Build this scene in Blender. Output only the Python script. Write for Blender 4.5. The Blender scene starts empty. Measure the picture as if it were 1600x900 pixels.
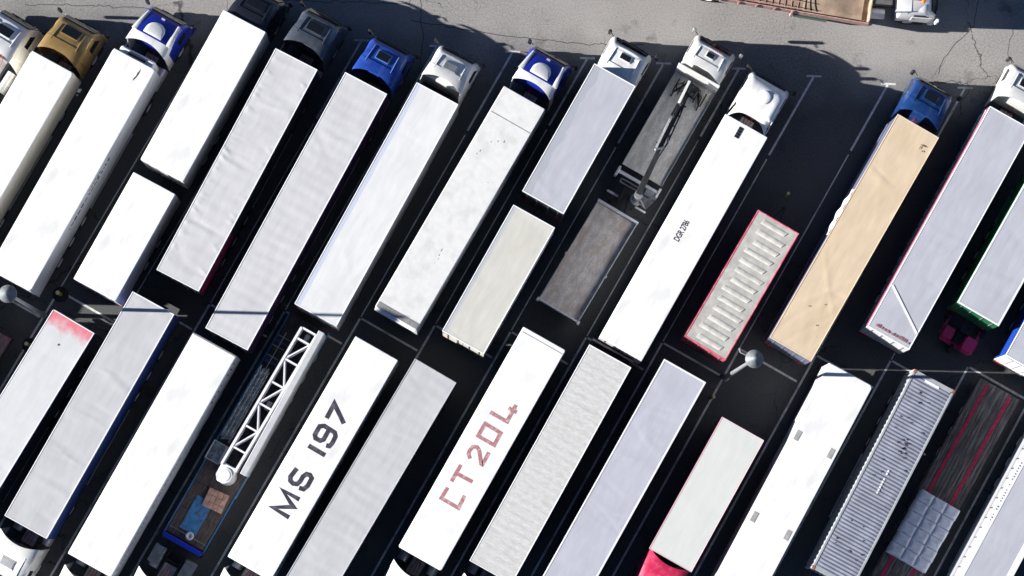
import bpy, bmesh, math, random
from mathutils import Vector, Matrix

# ------------------------------------------------------------------ scene, camera, light
sc = bpy.context.scene
COL = sc.collection
R = math.radians
CAM_R = ((0.9996879266, -0.0027848173, -0.0248252725), (0.0, 0.9937669578, -0.1114775025), (0.02498098, 0.1114427133, 0.9934568296))
cd = bpy.data.cameras.new('camera'); cam = bpy.data.objects.new('camera', cd); COL.objects.link(cam)
cam.matrix_world = Matrix.Translation((0, 0, 130.46)) @ Matrix(CAM_R).to_4x4()
cd.sensor_width = 36; cd.lens = 36 * 3729.998 / 1600; cd.clip_start = 1; cd.clip_end = 2000
sc.camera = cam
SUN_EL = 19.5
w = bpy.data.worlds.new('World'); sc.world = w; w.use_nodes = True
nt = w.node_tree; bg = nt.nodes['Background']; sky = nt.nodes.new('ShaderNodeTexSky')
sky.sky_type = 'NISHITA'; sky.sun_disc = False; sky.sun_elevation = R(SUN_EL); sky.sun_rotation = R(270)
sky.altitude = 400; sky.air_density = 0.4; sky.dust_density = 0.0; sky.ozone_density = 2.0
nt.links.new(sky.outputs[0], bg.inputs[0]); bg.inputs[1].default_value = 0.05
sd = bpy.data.lights.new('sun', 'SUN'); sun = bpy.data.objects.new('sun', sd); COL.objects.link(sun)
sd.energy = 5.0; sd.angle = R(0.5); sd.color = (1.0, 0.965, 0.92)
d = Vector((math.cos(R(SUN_EL)), -0.022, -math.sin(R(SUN_EL))))
sun.rotation_euler = d.to_track_quat('-Z', 'Y').to_euler(); sun.location = (-60, 0, 40)
sc.view_settings.view_transform = 'Standard'; sc.view_settings.look = 'None'
sc.view_settings.gamma = 1.0; sc.view_settings.exposure = 1.4
sc.render.resolution_x = 1024; sc.render.resolution_y = 576
sc.render.engine = 'CYCLES'
sc.cycles.max_bounces = 8; sc.cycles.diffuse_bounces = 5
rnd = random.Random(7)

# ------------------------------------------------------------------ materials
MATS = {}
def mat(key, rgb, rough=0.5, metal=0.0, var=0.12, scale=3.0, stretch=(1, 1, 1), fine=0.0, fscale=60.0, bump=0.0, bscale=40.0, stain=None, stain_amt=0.0, sscale=0.6, coat=0.0, world=False):
    """procedural painted/cloth/metal surface: base colour with soft patches, fine grain, optional stains and relief"""
    if key in MATS: return MATS[key]
    m = bpy.data.materials.new(key); m.use_nodes = True; n = m.node_tree; b = n.nodes['Principled BSDF']
    L = n.links.new
    if world:      # alike planks share one mesh: take the pattern from their place so that no two look the same
        gm = n.nodes.new('ShaderNodeNewGeometry'); rt = n.nodes.new('ShaderNodeVectorRotate'); rt.rotation_type = 'Z_AXIS'; rt.inputs['Angle'].default_value = R(-60.5)
        L(gm.outputs['Position'], rt.inputs['Vector']); src = rt.outputs[0]
    else: src = n.nodes.new('ShaderNodeTexCoord').outputs['Object']
    mp = n.nodes.new('ShaderNodeMapping'); mp.inputs['Scale'].default_value = stretch
    L(src, mp.inputs['Vector'])
    def noise(s, det=4.0, vec=mp.outputs[0]):
        t = n.nodes.new('ShaderNodeTexNoise'); t.inputs['Scale'].default_value = s; t.inputs['Detail'].default_value = det
        L(vec, t.inputs['Vector']); return t.outputs['Fac']
    def ramp(f, a, c, lo=0.35, hi=0.65):
        r = n.nodes.new('ShaderNodeMapRange'); r.inputs['From Min'].default_value = lo; r.inputs['From Max'].default_value = hi
        r.inputs['To Min'].default_value = a; r.inputs['To Max'].default_value = c; L(f, r.inputs['Value']); return r.outputs[0]
    def mix(fac, A, B, mode='MIX'):
        x = n.nodes.new('ShaderNodeMix'); x.data_type = 'RGBA'; x.blend_type = mode
        if isinstance(fac, float): x.inputs['Factor'].default_value = fac
        else: L(fac, x.inputs['Factor'])
        for s, v in ((x.inputs['A'], A), (x.inputs['B'], B)):
            if isinstance(v, tuple): s.default_value = (*v, 1)
            else: L(v, s)
        return x.outputs['Result']
    dark = tuple(c * (1 - var * 2) for c in rgb)
    col = mix(ramp(noise(scale), 0.0, 1.0), dark, rgb)
    if fine > 0:
        col = mix(ramp(noise(fscale, 3.0, src), fine, 0.0), col, tuple(c * 0.35 for c in rgb))
    if stain is not None:
        col = mix(ramp(noise(sscale, 6.0), 0.0, stain_amt, 0.5, 0.68), col, stain)
    L(col, b.inputs['Base Color'])
    b.inputs['Roughness'].default_value = rough; b.inputs['Metallic'].default_value = metal
    if coat: b.inputs['Coat Weight'].default_value = coat
    if bump > 0:
        bp = n.nodes.new('ShaderNodeBump'); bp.inputs['Strength'].default_value = bump; bp.inputs['Distance'].default_value = 0.02
        L(noise(bscale, 5.0), bp.inputs['Height']); L(bp.outputs[0], b.inputs['Normal'])
    MATS[key] = m; return m

TY = (0.6, 2.2, 1)   # patches run across the vehicle
def paint(k, rgb, **kw): return mat(k, rgb, rough=0.35, var=kw.pop('var', 0.05), coat=0.3, **kw)
def tarp(k, rgb, **kw): return mat(k, rgb, rough=0.6, var=kw.pop('var', 0.05), scale=1.4, stretch=TY, bump=0.15, bscale=9, **kw)
rubber = mat('rubber', (0.02, 0.02, 0.021), 0.85)
steel = mat('dark_steel', (0.05, 0.05, 0.055), 0.6, 0.3, var=0.25)
galv = mat('galvanised_steel', (0.42, 0.43, 0.44), 0.45, 0.6, var=0.15)
alu = mat('aluminium', (0.62, 0.63, 0.65), 0.4, 0.5, var=0.08)
glass = mat('dark_glass', (0.012, 0.015, 0.018), 0.08, var=0.0)
blackp = mat('black_plastic', (0.016, 0.016, 0.02), 0.45)
white = paint('white_paint', (0.8, 0.8, 0.79), var=0.02, stain=(0.56, 0.56, 0.55), stain_amt=0.6, sscale=0.9, stretch=(0.5, 1.6, 1))
whiterim = paint('white_rim', (0.7, 0.7, 0.7))
redlamp = mat('red_lamp', (0.5, 0.02, 0.02), 0.2)
clearlamp = mat('clear_lamp', (0.7, 0.7, 0.68), 0.15)
orange_lamp = mat('orange_lamp', (0.8, 0.22, 0.02), 0.25)
wood = mat('deck_wood', (0.16, 0.13, 0.105), 0.8, var=0.25, scale=4, stretch=(0.4, 4, 1), fine=0.5, fscale=30, bump=0.3)

# ------------------------------------------------------------------ mesh helpers
class MB:
    def __init__(s): s.v = []; s.f = []
    def add(s, vs, fs):
        o = len(s.v); s.v += [tuple(p) for p in vs]; s.f += [tuple(i + o for i in f) for f in fs]; return s
    def box(s, x0, x1, y0, y1, z0, z1):
        if x0 > x1: x0, x1 = x1, x0
        if y0 > y1: y0, y1 = y1, y0
        return s.add([(x0,y0,z0),(x1,y0,z0),(x1,y1,z0),(x0,y1,z0),(x0,y0,z1),(x1,y0,z1),(x1,y1,z1),(x0,y1,z1)],
                     [(0,3,2,1),(4,5,6,7),(0,1,5,4),(1,2,6,5),(2,3,7,6),(3,0,4,7)])
    def beam(s, a, b, w, h=None):
        """rectangular bar between two points"""
        h = h or w; a = Vector(a); b = Vector(b); u = (b - a).normalized()
        up = Vector((0, 0, 1)) if abs(u.z) < 0.95 else Vector((1, 0, 0))
        n = u.cross(up).normalized() * w / 2; m = n.cross(u).normalized() * h / 2
        vs = [p + i * n + j * m for p in (a, b) for i, j in ((-1,-1),(1,-1),(1,1),(-1,1))]
        return s.add(vs, [(0,1,2,3),(7,6,5,4),(0,4,5,1),(1,5,6,2),(2,6,7,3),(3,7,4,0)])
    def tube(s, pts, r, n=8, r1=None):
        pts = [Vector(p) for p in pts]; rings = []
        for i, p in enumerate(pts):
            u = (pts[min(i + 1, len(pts) - 1)] - pts[max(i - 1, 0)]).normalized()
            up = Vector((0, 0, 1)) if abs(u.z) < 0.9 else Vector((1, 0, 0))
            a = u.cross(up).normalized(); b = u.cross(a).normalized()
            rr = r if r1 is None else r + (r1 - r) * i / (len(pts) - 1)
            rings.append([p + rr * (math.cos(t) * a + math.sin(t) * b) for t in [2 * math.pi * k / n for k in range(n)]])
        return s.loft(rings)
    def loft(s, rings, cap=True):
        n = len(rings[0]); vs = [p for r in rings for p in r]; fs = []
        for i in range(len(rings) - 1):
            for k in range(n):
                a = i * n + k; b = i * n + (k + 1) % n; fs.append((a, b, b + n, a + n))
        if cap:
            fs.append(tuple(reversed(range(n)))); fs.append(tuple(range((len(rings) - 1) * n, len(rings) * n)))
        return s.add(vs, fs)
    def lathe(s, prof, c=(0, 0, 0), axis='z', n=20):
        """prof: list of (radius, height) revolved about axis through c"""
        rings = []
        for r, h in prof:
            ring = []
            for k in range(n):
                t = 2 * math.pi * k / n; a, b = r * math.cos(t), r * math.sin(t)
                p = (a, b, h) if axis == 'z' else ((a, h, b) if axis == 'y' else (h, a, b))
                ring.append((c[0] + p[0], c[1] + p[1], c[2] + p[2]))
            rings.append(ring)
        return s.loft(rings)
    def prism(s, poly, z0, z1):
        return s.loft([[(x, y, z0) for x, y in poly], [(x, y, z1) for x, y in poly]])
    def sideprism(s, poly, y0, y1):
        return s.loft([[(x, y0, z) for x, z in poly], [(x, y1, z) for x, z in poly]])
    def sheet(s, fn, nu, nv, thick=0.0):
        """grid fn(u,v)->point, u,v in 0..1, closed with a lower skin when thick>0"""
        top = [fn(i / nu, j / nv) for i in range(nu + 1) for j in range(nv + 1)]
        W = nv + 1; fs = [(i*W+j, (i+1)*W+j, (i+1)*W+j+1, i*W+j+1) for i in range(nu) for j in range(nv)]
        vs = list(top)
        if thick > 0:
            o = len(top); vs += [(p[0], p[1], p[2] - thick) for p in top]
            fs += [tuple(reversed([q + o for q in f])) for f in list(fs)]
            rim = [i*W for i in range(nu+1)] + [nu*W+j for j in range(1, nv+1)] + [i*W+nv for i in range(nu-1, -1, -1)] + [j for j in range(nv-1, 0, -1)]
            for a, b in zip(rim, rim[1:] + rim[:1]): fs.append((a, b, b + o, a + o))
        return s.add(vs, fs)
    def stroke(s, pts, wd, z, h=0.004):
        """flat painted stroke with mitred corners, lying on the surface at z"""
        P = [Vector(p) for p in pts]; Lp = []; Rp = []
        closed = (P[0] - P[-1]).length < 1e-4
        for i, p in enumerate(P):
            a = (P[i] - P[i-1]).normalized() if i > 0 else ((P[0] - P[-2]).normalized() if closed else (P[1] - P[0]).normalized())
            b = (P[i+1] - P[i]).normalized() if i < len(P) - 1 else ((P[1] - P[0]).normalized() if closed else a)
            na = Vector((-a.y, a.x)); nb = Vector((-b.y, b.x)); m = (na + nb)
            m = m.normalized() if m.length > 1e-5 else na
            k = min(1.0 / max(m.dot(na), 0.35), 2.2) * wd / 2
            Lp.append(p + m * k); Rp.append(p - m * k)
        for i in range(len(P) - 1):
            s.prism([tuple(Rp[i]), tuple(Rp[i+1]), tuple(Lp[i+1]), tuple(Lp[i])], z, z + h)
        return s
    def build(s, name, m, parent=None, bevel=0.0, smooth=30, loc=None, segs=1):
        me = bpy.data.meshes.new(name); me.from_pydata(s.v, [], s.f)
        bm = bmesh.new(); bm.from_mesh(me)
        bmesh.ops.recalc_face_normals(bm, faces=bm.faces)
        if bevel > 0:
            es = [e for e in bm.edges if len(e.link_faces) == 2 and e.calc_face_angle(0) > R(35)]
            bmesh.ops.bevel(bm, geom=es, offset=bevel, segments=segs, affect='EDGES', clamp_overlap=True)
        bm.to_mesh(me); bm.free()
        me.materials.append(m)
        if smooth:
            me.shade_smooth(); me.set_sharp_from_angle(angle=R(smooth))
        o = bpy.data.objects.new(name, me); COL.objects.link(o)
        if parent: o.parent = parent
        if loc: o.location = loc
        return o

def thing(name, label, cat, x, y, th=0.0, group=None, z=0.0):
    o = bpy.data.objects.new(name, None); COL.objects.link(o); o.empty_display_size = 0.5
    o.location = (x, y, z); o.rotation_euler = (0, 0, R(th)); o['label'] = label; o['category'] = cat
    if group: o['group'] = group
    return o
def tag(o, label, cat, group=None):
    o['label'] = label; o['category'] = cat
    if group: o['group'] = group
    return o
def share(src, parent, loc=(0, 0, 0), rz=0.0):
    o = src.copy(); COL.objects.link(o); o.parent = parent; o.location = loc; o.rotation_euler = (0, 0, rz); return o
def structure(o): o['kind'] = 'structure'; return o

# ------------------------------------------------------------------ wheels and running gear
_wheel = {}
def wheel(root, x, y, wide=0.3, r=0.5, rim=None):
    """one wheel: the rim disc is the part, its tyre a sub-part; alike wheels share meshes"""
    rim = rim or whiterim; k = (wide, r, rim.name, y > 0)
    if k not in _wheel:
        s = 1 if y > 0 else -1; h = wide / 2
        o = MB().lathe([(0.02, s*h*0.35), (r*0.2, s*h*0.4), (r*0.24, s*h*0.75), (r*0.3, s*h*0.75), (r*0.33, s*h*0.3), (r*0.54, s*h*0.25), (r*0.585, s*h*0.85), (r*0.59, -s*h*0.8), (0.02, -s*h*0.7)], axis='y', n=18).build('wheel', rim, root)
        t = MB().lathe([(r*0.595, -h*0.75), (r*0.72, -h), (r*0.95, -h*0.96), (r, -h*0.7), (r, h*0.7), (r*0.95, h*0.96), (r*0.72, h), (r*0.595, h*0.75)], axis='y', n=22)
        t.f = t.f[:-2]; n = 22; e = 7 * n; t.f += [(k2, (k2+1) % n, e + (k2+1) % n, e + k2) for k2 in range(n)]
        t = t.build('tyre', rubber, o); o.location = (x, y, r); _wheel[k] = (o, t); return
    o, t = _wheel[k]; a = share(o, root, (x, y, r)); b = share(t, a)

def undergear(root, cx, L, axles, legs=True, bumper=True, frame_top=1.12, rim=None, guards=True):
    x0, x1 = cx - L/2, cx + L/2
    c = MB()
    for s in (-1, 1): c.box(x0 + 0.15, x1 - 0.25, s*0.42, s*0.54, frame_top - 0.38, frame_top)
    k = x0 + 0.6
    while k < x1 - 0.6: c.box(k, k + 0.08, -0.415, 0.415, frame_top - 0.3, frame_top - 0.06); k += 1.3
    c.build('chassis', steel, root)
    for ax in axles:
        MB().tube([(x0 + ax, -0.9, 0.5), (x0 + ax, 0.9, 0.5)], 0.07).build('axle', steel, root)
        for s in (-1, 1):
            wheel(root, x0 + ax, s*1.04, 0.37, 0.5, rim)
    if legs:
        for s in (-1, 1):
            l = MB().box(x1 - 2.9, x1 - 2.76, s*0.72, s*0.86, 0.12, frame_top - 0.1); l.box(x1 - 3.0, x1 - 2.66, s*0.66, s*0.92, 0.02, 0.11); l.build('landing_leg', steel, root, 0.01)
    if bumper:
        b = MB().box(x0 + 0.04, x0 + 0.16, -1.18, 1.18, 0.5, 0.64)
        for s in (-1, 1): b.box(x0 + 0.16, x0 + 0.5, s*0.44, s*0.52, 0.52, 0.8)
        b.build('rear_bumper', steel, root, 0.01)
        for s in (-1, 1): MB().box(x0 + 0.0, x0 + 0.06, s*0.75, s*1.15, 0.72, 0.86).build('tail_light', redlamp, root)
    if guards and len(axles) and L > 9:
        for s in (-1, 1):
            g = MB()
            for zz in (0.55, 0.85): g.box(x0 + axles[-1] + 0.8, x1 - 3.3, s*1.2, s*1.23, zz, zz + 0.12)
            for q in range(4):
                xx = x0 + axles[-1] + 1.0 + q * (x1 - 3.5 - (x0 + axles[-1] + 1.0)) / 3; g.box(xx, xx + 0.05, s*1.14, s*1.199, 0.5, frame_top - 0.02)
            g.build('side_guard', alu, root)
    for s in (-1, 1):
        if axles: MB().sheet(lambda u, v, s=s: (x0 + axles[0] - 0.65 + u * (axles[-1] - axles[0] + 1.3), s*(0.86 + 0.36 * v), 1.06 + 0.04 * math.sin(u * math.pi)), 6, 1, 0.02).build('mudguard', blackp, root)

# ------------------------------------------------------------------ roofs and bodies
def wrinkle_fn(seed, L, W, n, amp, slant=0.4, bows=0.0, pitch=0.62, puff=0.0, edge=0.0, edge_side=1):
    r = random.Random(seed)
    ws = [(r.uniform(-L/2, L/2), r.gauss(-0.18, 0.5) * slant, r.uniform(0.09, 0.32), r.uniform(-1, 1) * amp, r.uniform(-0.8, 0.8), r.uniform(0.5, 1.8), r.gauss(0, 0.1)) for _ in range(n)]
    ws += [(-L/2 + 0.3 + q * 0.31 + r.uniform(-.1, .1), r.uniform(-.3, .5), r.uniform(0.05, 0.09), r.uniform(0.4, 1) * edge, r.choice((1, 1, 1, -1)) * (W/2 - 0.1) * edge_side, r.uniform(0.15, 0.4), 0.0) for q in range(int(L / 0.31)) if edge]
    def f(x, y):
        z = 0.0
        for x0, k, wd, a, yc, ys, cv in ws:
            dx = x - x0 - k * y - cv * y * y
            if abs(dx) < 3 * wd:
                z += a * math.exp(-(dx / wd) ** 2 - ((y - yc) / ys) ** 2)
        if bows: z += bows * math.cos(2 * math.pi * x / pitch)
        if puff: z += puff * (1 - (2 * y / W) ** 2)
        e = min(1.0, (W/2 - abs(y)) / 0.15, (L/2 - abs(x)) / 0.15)
        return z * max(0.0, e)
    return f

def rrect(x0, x1, hw, r, z, n=4):
    p = []
    for cx, cy, a0 in ((x1 - r, hw - r, 0), (x0 + r, hw - r, 90), (x0 + r, -hw + r, 180), (x1 - r, -hw + r, 270)):
        for k in range(n + 1):
            t = R(a0 + 90 * k / n); p.append((cx + r * math.cos(t), cy + r * math.sin(t), z))
    return p

def body(root, cx, L, W, H, roof_m, side_m, rail_m=None, kind='tarp', seed=1, wr=22, amp=0.03, slant=0.4, bows=0.0, puff=0.0, z0=1.16, rear_m=None, front_m=None, rail=0.055, corner=0.05, straps=0, doors=True, seams=0, pitch=0.62, edge=0.0, edge_side=1):
    """box body: floor, walls, doors, roof rails and the roof itself"""
    x0, x1, hw = cx - L/2, cx + L/2, W/2
    rail_m = rail_m or alu; rear_m = rear_m or side_m; front_m = front_m or side_m
    MB().box(x0 + 0.03, x1 - 0.03, -hw + 0.02, hw - 0.02, z0 - 0.04, z0 + 0.1).build('floor_frame', steel, root)
    for s in (-1, 1):
        sw = MB().box(x0 + 0.06, x1 - 0.06, s*(hw - 0.045), s*(hw - 0.008), z0 + 0.1, H - 0.1).build('side_wall', side_m, root)
        if straps:
            sp = MB(); 
            for i in range(straps):
                xx = x0 + 0.5 + i * (L - 1.0) / (straps - 1)
                sp.box(xx - 0.02, xx + 0.02, s*(hw - 0.008), s*(hw + 0.006), z0 - 0.1, z0 + 0.75)
                sp.box(xx - 0.035, xx + 0.035, s*(hw + 0.006), s*(hw + 0.03), z0 + 0.02, z0 + 0.14)
            o = sp.build('curtain_strap', steel, root); o['kind'] = 'stuff'
    MB().box(x1 - 0.055, x1, -hw + 0.004, hw - 0.004, z0 + 0.1, H - 0.1).build('front_wall', front_m, root, 0.01)
    if doors:
        for s in (-1, 1):
            dd = MB().box(x0 + 0.004, x0 + 0.05, s*0.012, s*(hw - 0.004), z0 + 0.02, H - 0.11).build('rear_door', rear_m, root, 0.006)
            lb = MB()
            for q in (0.35, 0.95): lb.tube([(x0 - 0.025, s*q, z0 + 0.1), (x0 - 0.025, s*q, H - 0.2)], 0.018, 6)
            lb.build('lock_bar', galv, dd)
    if kind == 'tarp':
        rl = MB()
        for s in (-1, 1): rl.box(x0, x1, s*(hw - rail), s*hw, H - 0.1, H)
        rl.box(x0, x0 + rail, -hw + rail, hw - rail, H - 0.1, H - 0.001); rl.box(x1 - rail, x1, -hw + rail, hw - rail, H - 0.1, H - 0.001)
        rl.build('roof_rail', rail_m, root, 0.012)
        Li, Wi = L - 2*rail - 0.004, W - 2*rail - 0.004
        f = wrinkle_fn(seed, Li, Wi, wr, amp, slant, bows, pitch, puff, edge, edge_side)
        nu = int(Li / 0.09)
        MB().sheet(lambda u, v: (cx + (u - 0.5) * Li, (v - 0.5) * Wi, H - 0.012 + f((u - 0.5) * Li, (v - 0.5) * Wi)), nu, 18, 0.02).build('roof_tarp', roof_m, root, smooth=60)
    else:
        rings = [rrect(x0, x1, hw, corner, H - 0.1), rrect(x0, x1, hw, corner, H - 0.035), rrect(x0 + 0.03, x1 - 0.03, hw - 0.03, max(corner - 0.02, 0.01), H)]
        MB().loft(rings).build('roof_panel', roof_m, root, smooth=45)
        if seams:
            sm = []
            for i in range(1, seams):
                xx = x0 + i * L / seams
                sm.append(MB().box(xx - 0.015, xx + 0.015, -hw + 0.05, hw - 0.05, H + 0.0005, H + 0.006).build('roof_seam', rail_m, root))

def reefer_unit(root, cx, L, W, H, m):
    x1 = cx + L/2
    o = MB().loft([rrect(x1 + 0.002, x1 + 0.42, 1.0, 0.1, H - 2.1), rrect(x1 + 0.002, x1 + 0.45, 1.05, 0.14, H - 1.8), rrect(x1 + 0.002, x1 + 0.4, 1.05, 0.16, H - 0.35), rrect(x1 + 0.002, x1 + 0.3, 0.98, 0.12, H - 0.2)]).build('cooling_unit', m, root)
    MB().box(x1 + 0.4, x1 + 0.462, -0.7, 0.7, H - 1.5, H - 0.6).build('grille', blackp, o)
    MB().box(x1 + 0.08, x1 + 0.26, -0.55, 0.5, H - 0.2, H - 0.16).build('fan_cover', blackp, o)

# ------------------------------------------------------------------ cabs
def ring(z, xf, xb, hw, r, ox, tilt=0.0, n=4):
    p = []
    for cx, cy, a0 in ((xf - r, hw - r, 0), (xb + r*0.4, hw - r*0.4, 90), (xb + r*0.4, -hw + r*0.4, 180), (xf - r, -hw + r, 270)):
        rr = r if a0 in (0, 270) else r * 0.4
        for k in range(n + 1):
            t = R(a0 + 90 * k / n); x = cx + rr * math.cos(t); y = cy + rr * math.sin(t)
            bow = -0.07 * (y / hw) ** 2 if x > xf - r - 0.01 else 0.0
            p.append((ox + x + bow, y, z + tilt * (-x / 2.2)))
    return p

def cab(root, ox, m, style='hatch', spoiler_m=None, hatch_m=None, low=False, day=False, fairing=True, fairing_m=None, visor=True, hatch_x=-1.15, hatch_w=0.42, hatch_l=0.46, rear_m=None, ridge_m=None, rim=None, mirror_m=None, rear_x=-2.3):
    """cab-over truck cab; front bumper at x=ox, looking along +x"""
    hatch_m = hatch_m or glass; spoiler_m = spoiler_m or m; fairing_m = fairing_m or m; rear_m = rear_m or spoiler_m; mirror_m = mirror_m or blackp
    xb = -1.85 if day else -2.2
    k = -0.45 if low else 0.0
    rings = [ring(0.62, -0.05, xb + 0.1, 1.16, .1, ox), ring(0.95, 0.0, xb, 1.23, .16, ox), ring(1.85, -.03, xb, 1.24, .2, ox), ring(2.05, -.07, xb, 1.23, .22, ox),
             ring(2.85 + k, -.38, xb, 1.16, .24, ox), ring(3.08 + k, -.5, xb, 1.12, .26, ox), ring(3.2 + k, -.66, xb - 0.0, 1.04, .26, ox), ring(3.24 + k, -.9, xb + 0.06, 0.92, .2, ox)]
    cb = MB().loft(rings).build('cab_body', m, root, smooth=40)
    zt = 2.83 + k
    def xf(z): return -.07 - (z - 2.05) / (0.8 + k) * 0.31
    MB().add([(ox + xf(2.1) - 0.03, -1.0, 2.1), (ox + xf(2.1) - 0.03, 1.0, 2.1), (ox + xf(zt) - 0.03, 0.93, zt), (ox + xf(zt) - 0.03, -0.93, zt),
              (ox + xf(2.1) + 0.012, -1.0, 2.1), (ox + xf(2.1) + 0.012, 1.0, 2.1), (ox + xf(zt) + 0.012, 0.93, zt), (ox + xf(zt) + 0.012, -0.93, zt)],
             [(0,1,2,3),(7,6,5,4),(0,4,5,1),(1,5,6,2),(2,6,7,3),(3,7,4,0)]).build('windshield', glass, root)
    wp = MB()
    for s in (-1, 1): wp.beam((ox + xf(2.1) + 0.03, s*0.1, 2.12), (ox + xf(2.5) + 0.03, s*0.62, 2.4), 0.03, 0.02)
    wp.build('wiper', blackp, root)
    for s in (-1, 1):
        dr = MB().box(ox - 0.35, ox - 1.42, s*1.236, s*1.256, 1.05, 2.04).build('door', m, root, 0.006)
        MB().box(ox - 1.22, ox - 1.38, s*1.257, s*1.28, 1.75, 1.8).build('handle', blackp, dr)
        MB().add([(ox - .5, s*1.21, 2.12), (ox - 1.35, s*1.21, 2.12), (ox - 1.35, s*1.13, 2.78 + k), (ox - .72, s*1.13, 2.78 + k),
                  (ox - .5, s*1.236, 2.12), (ox - 1.35, s*1.236, 2.12), (ox - 1.35, s*1.178, 2.78 + k), (ox - .72, s*1.178, 2.78 + k)],
                 [(0,1,2,3),(7,6,5,4),(0,4,5,1),(1,5,6,2),(2,6,7,3),(3,7,4,0)]).build('side_window', glass, root)
        mr = MB().box(ox - 0.18, ox - 0.02, s*1.36, s*1.56, 1.95, 2.65).build('mirror', mirror_m, root, 0.04)
        MB().tube([(ox - 0.25, s*1.17, 2.72 + k * 0.6), (ox - 0.12, s*1.42, 2.72 + k * 0.6), (ox - 0.1, s*1.45, 2.6)], 0.025, 6).build('mirror_arm', blackp, mr)
        MB().box(ox - 0.02, ox + 0.03, s*0.72, s*1.1, 0.72, 0.92).build('headlight', clearlamp, root, 0.015)
        MB().box(ox - 0.55, ox - 1.05, s*1.16, s*1.245, 0.32, 0.6).build('cab_step', blackp, root, 0.02)
        MB().sheet(lambda u, v, s=s: (ox - 1.4 - 0.66 * math.cos(u * math.pi), s*(0.86 + 0.38 * v), 0.52 + 0.62 * math.sin(u * math.pi)), 10, 1, 0.03).build('fender', blackp, root)
    MB().loft([rrect(ox - 0.3, ox + 0.06, 1.22, 0.14, 0.34), rrect(ox - 0.3, ox + 0.08, 1.24, 0.16, 0.6), rrect(ox - 0.3, ox + 0.04, 1.22, 0.14, 0.7)]).build('bumper', m, root)
    gr = MB()
    for q in range(5): gr.box(ox - 0.02, ox + 0.022, -0.68, 0.68, 1.05 + q * 0.15, 1.14 + q * 0.15)
    gr.build('grille', blackp, root)
    if visor:
        MB().sheet(lambda u, v: (ox - 0.24 + 0.05 * u - 0.09 * (2*v - 1) ** 2, (v - 0.5) * 2.02, 3.02 + k - 0.16 * u), 2, 10, 0.025).build('sun_visor', blackp, root)
    # ---- roof superstructure
    if style in ('hatch', 'dome', 'plain'):
        hz0, hz1 = (3.2 + k, 3.42 + k) if low else (3.26, 3.82)
        def top(x, t):   # x from front (0) to rear (1), t=-1..1 across
            z = hz0 + (hz1 - hz0) * (1 - max(0.0, 1 - x) ** 1.7)
            return z - 0.11 * abs(t) ** 5
        def hwid(x): return 0.98 + 0.2 * x
        split = 0.62 if style != 'dome' else 0.76
        ln = rear_x + 0.62     # negative length of flat roof shell
        def fr(u, v):
            x = u * split; t = 2 * v - 1
            if style == 'dome': dz = 0.0
            elif style == 'hatch' and 0.05 < x and abs(t) < 0.66: dz = -0.03
            else: dz = 0.0
            return (ox - 0.62 + x * ln - 0.10 * t * t * (1 - x), t * hwid(x), top(x, t) + dz)
        rm = m if style != 'dome' else spoiler_m
        sh = MB().sheet(fr, 14, 26, 0.05).build('roof_shell', rm, root, smooth=50)
        def rr(u, v):
            x = split + 0.006 + u * (1 - split); t = 2 * v - 1
            ext = (-0.34 * abs(t) ** 2.0 + 0.04) * u
            return (ox - 0.62 + x * ln + ext, t * hwid(x), top(x, t) + 0.012 - 0.05 * u * abs(t) ** 3)
        rs = MB().sheet(rr, 6, 20, 0.04).build('roof_deflector', rear_m, root, smooth=50)
        for s in (-1, 1):   # side skirts closing the shell down to the cab roof
            MB().sheet(lambda u, v, s=s: (ox - 0.66 + u * (ln - 0.2) - 0.06 * (1 - u), s * (hwid(u) - 0.01 + 0.04 * v), (top(min(u, 1), 1) + 0.0 - 0.03 * u) * (1 - v) + (3.02 + k) * v), 8, 2, 0.0).build('deflector_side', m if style != 'dome' else fairing_m, root)
        if style == 'hatch':
            x0 = hatch_x; hz = top(0.3, 0) - 0.03
            t1 = top((-x0 - hatch_l/2 - 0.62) / -ln, 0) - 0.03; t2 = top((-x0 + hatch_l/2 - 0.62) / -ln, 0) - 0.03
            def pl(x, off): 
                a = (x - (x0 + hatch_l/2)) / (-hatch_l); return t1 + (t2 - t1) * a + off
            fm = MB()
            def slab(mb, xa, xb2, ya, yb, o0, o1):
                return mb.add([(ox+xa,ya,pl(xa,o0)),(ox+xb2,ya,pl(xb2,o0)),(ox+xb2,yb,pl(xb2,o0)),(ox+xa,yb,pl(xa,o0)),(ox+xa,ya,pl(xa,o1)),(ox+xb2,ya,pl(xb2,o1)),(ox+xb2,yb,pl(xb2,o1)),(ox+xa,yb,pl(xa,o1))],
                              [(0,3,2,1),(4,5,6,7),(0,1,5,4),(1,2,6,5),(2,3,7,6),(3,0,4,7)])
            ha, hb = x0 + hatch_l/2, x0 - hatch_l/2
            slab(fm, ha + .05, hb - .05, -hatch_w - .05, hatch_w + .05, -0.02, 0.035)
            f0 = fm.build('roof_hatch', ridge_m or m, root, 0.015)
            slab(MB(), ha, hb, -hatch_w, hatch_w, 0.036, 0.06).build('hatch_glass', hatch_m, f0, 0.02)
            for s in (-1, 1):
                rg = MB().sheet(lambda u, v, s=s: (ox - 0.8 + u * (ln * 0.62), s*(0.72 + 0.05 * u) + 0.05 * (v - 0.5), top(u * 0.62 + 0.08, 0.7) + 0.02 + 0.02 * math.sin(v * math.pi)), 6, 3, 0.05)
                rg.build('roof_ridge', ridge_m or m, root)
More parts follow.
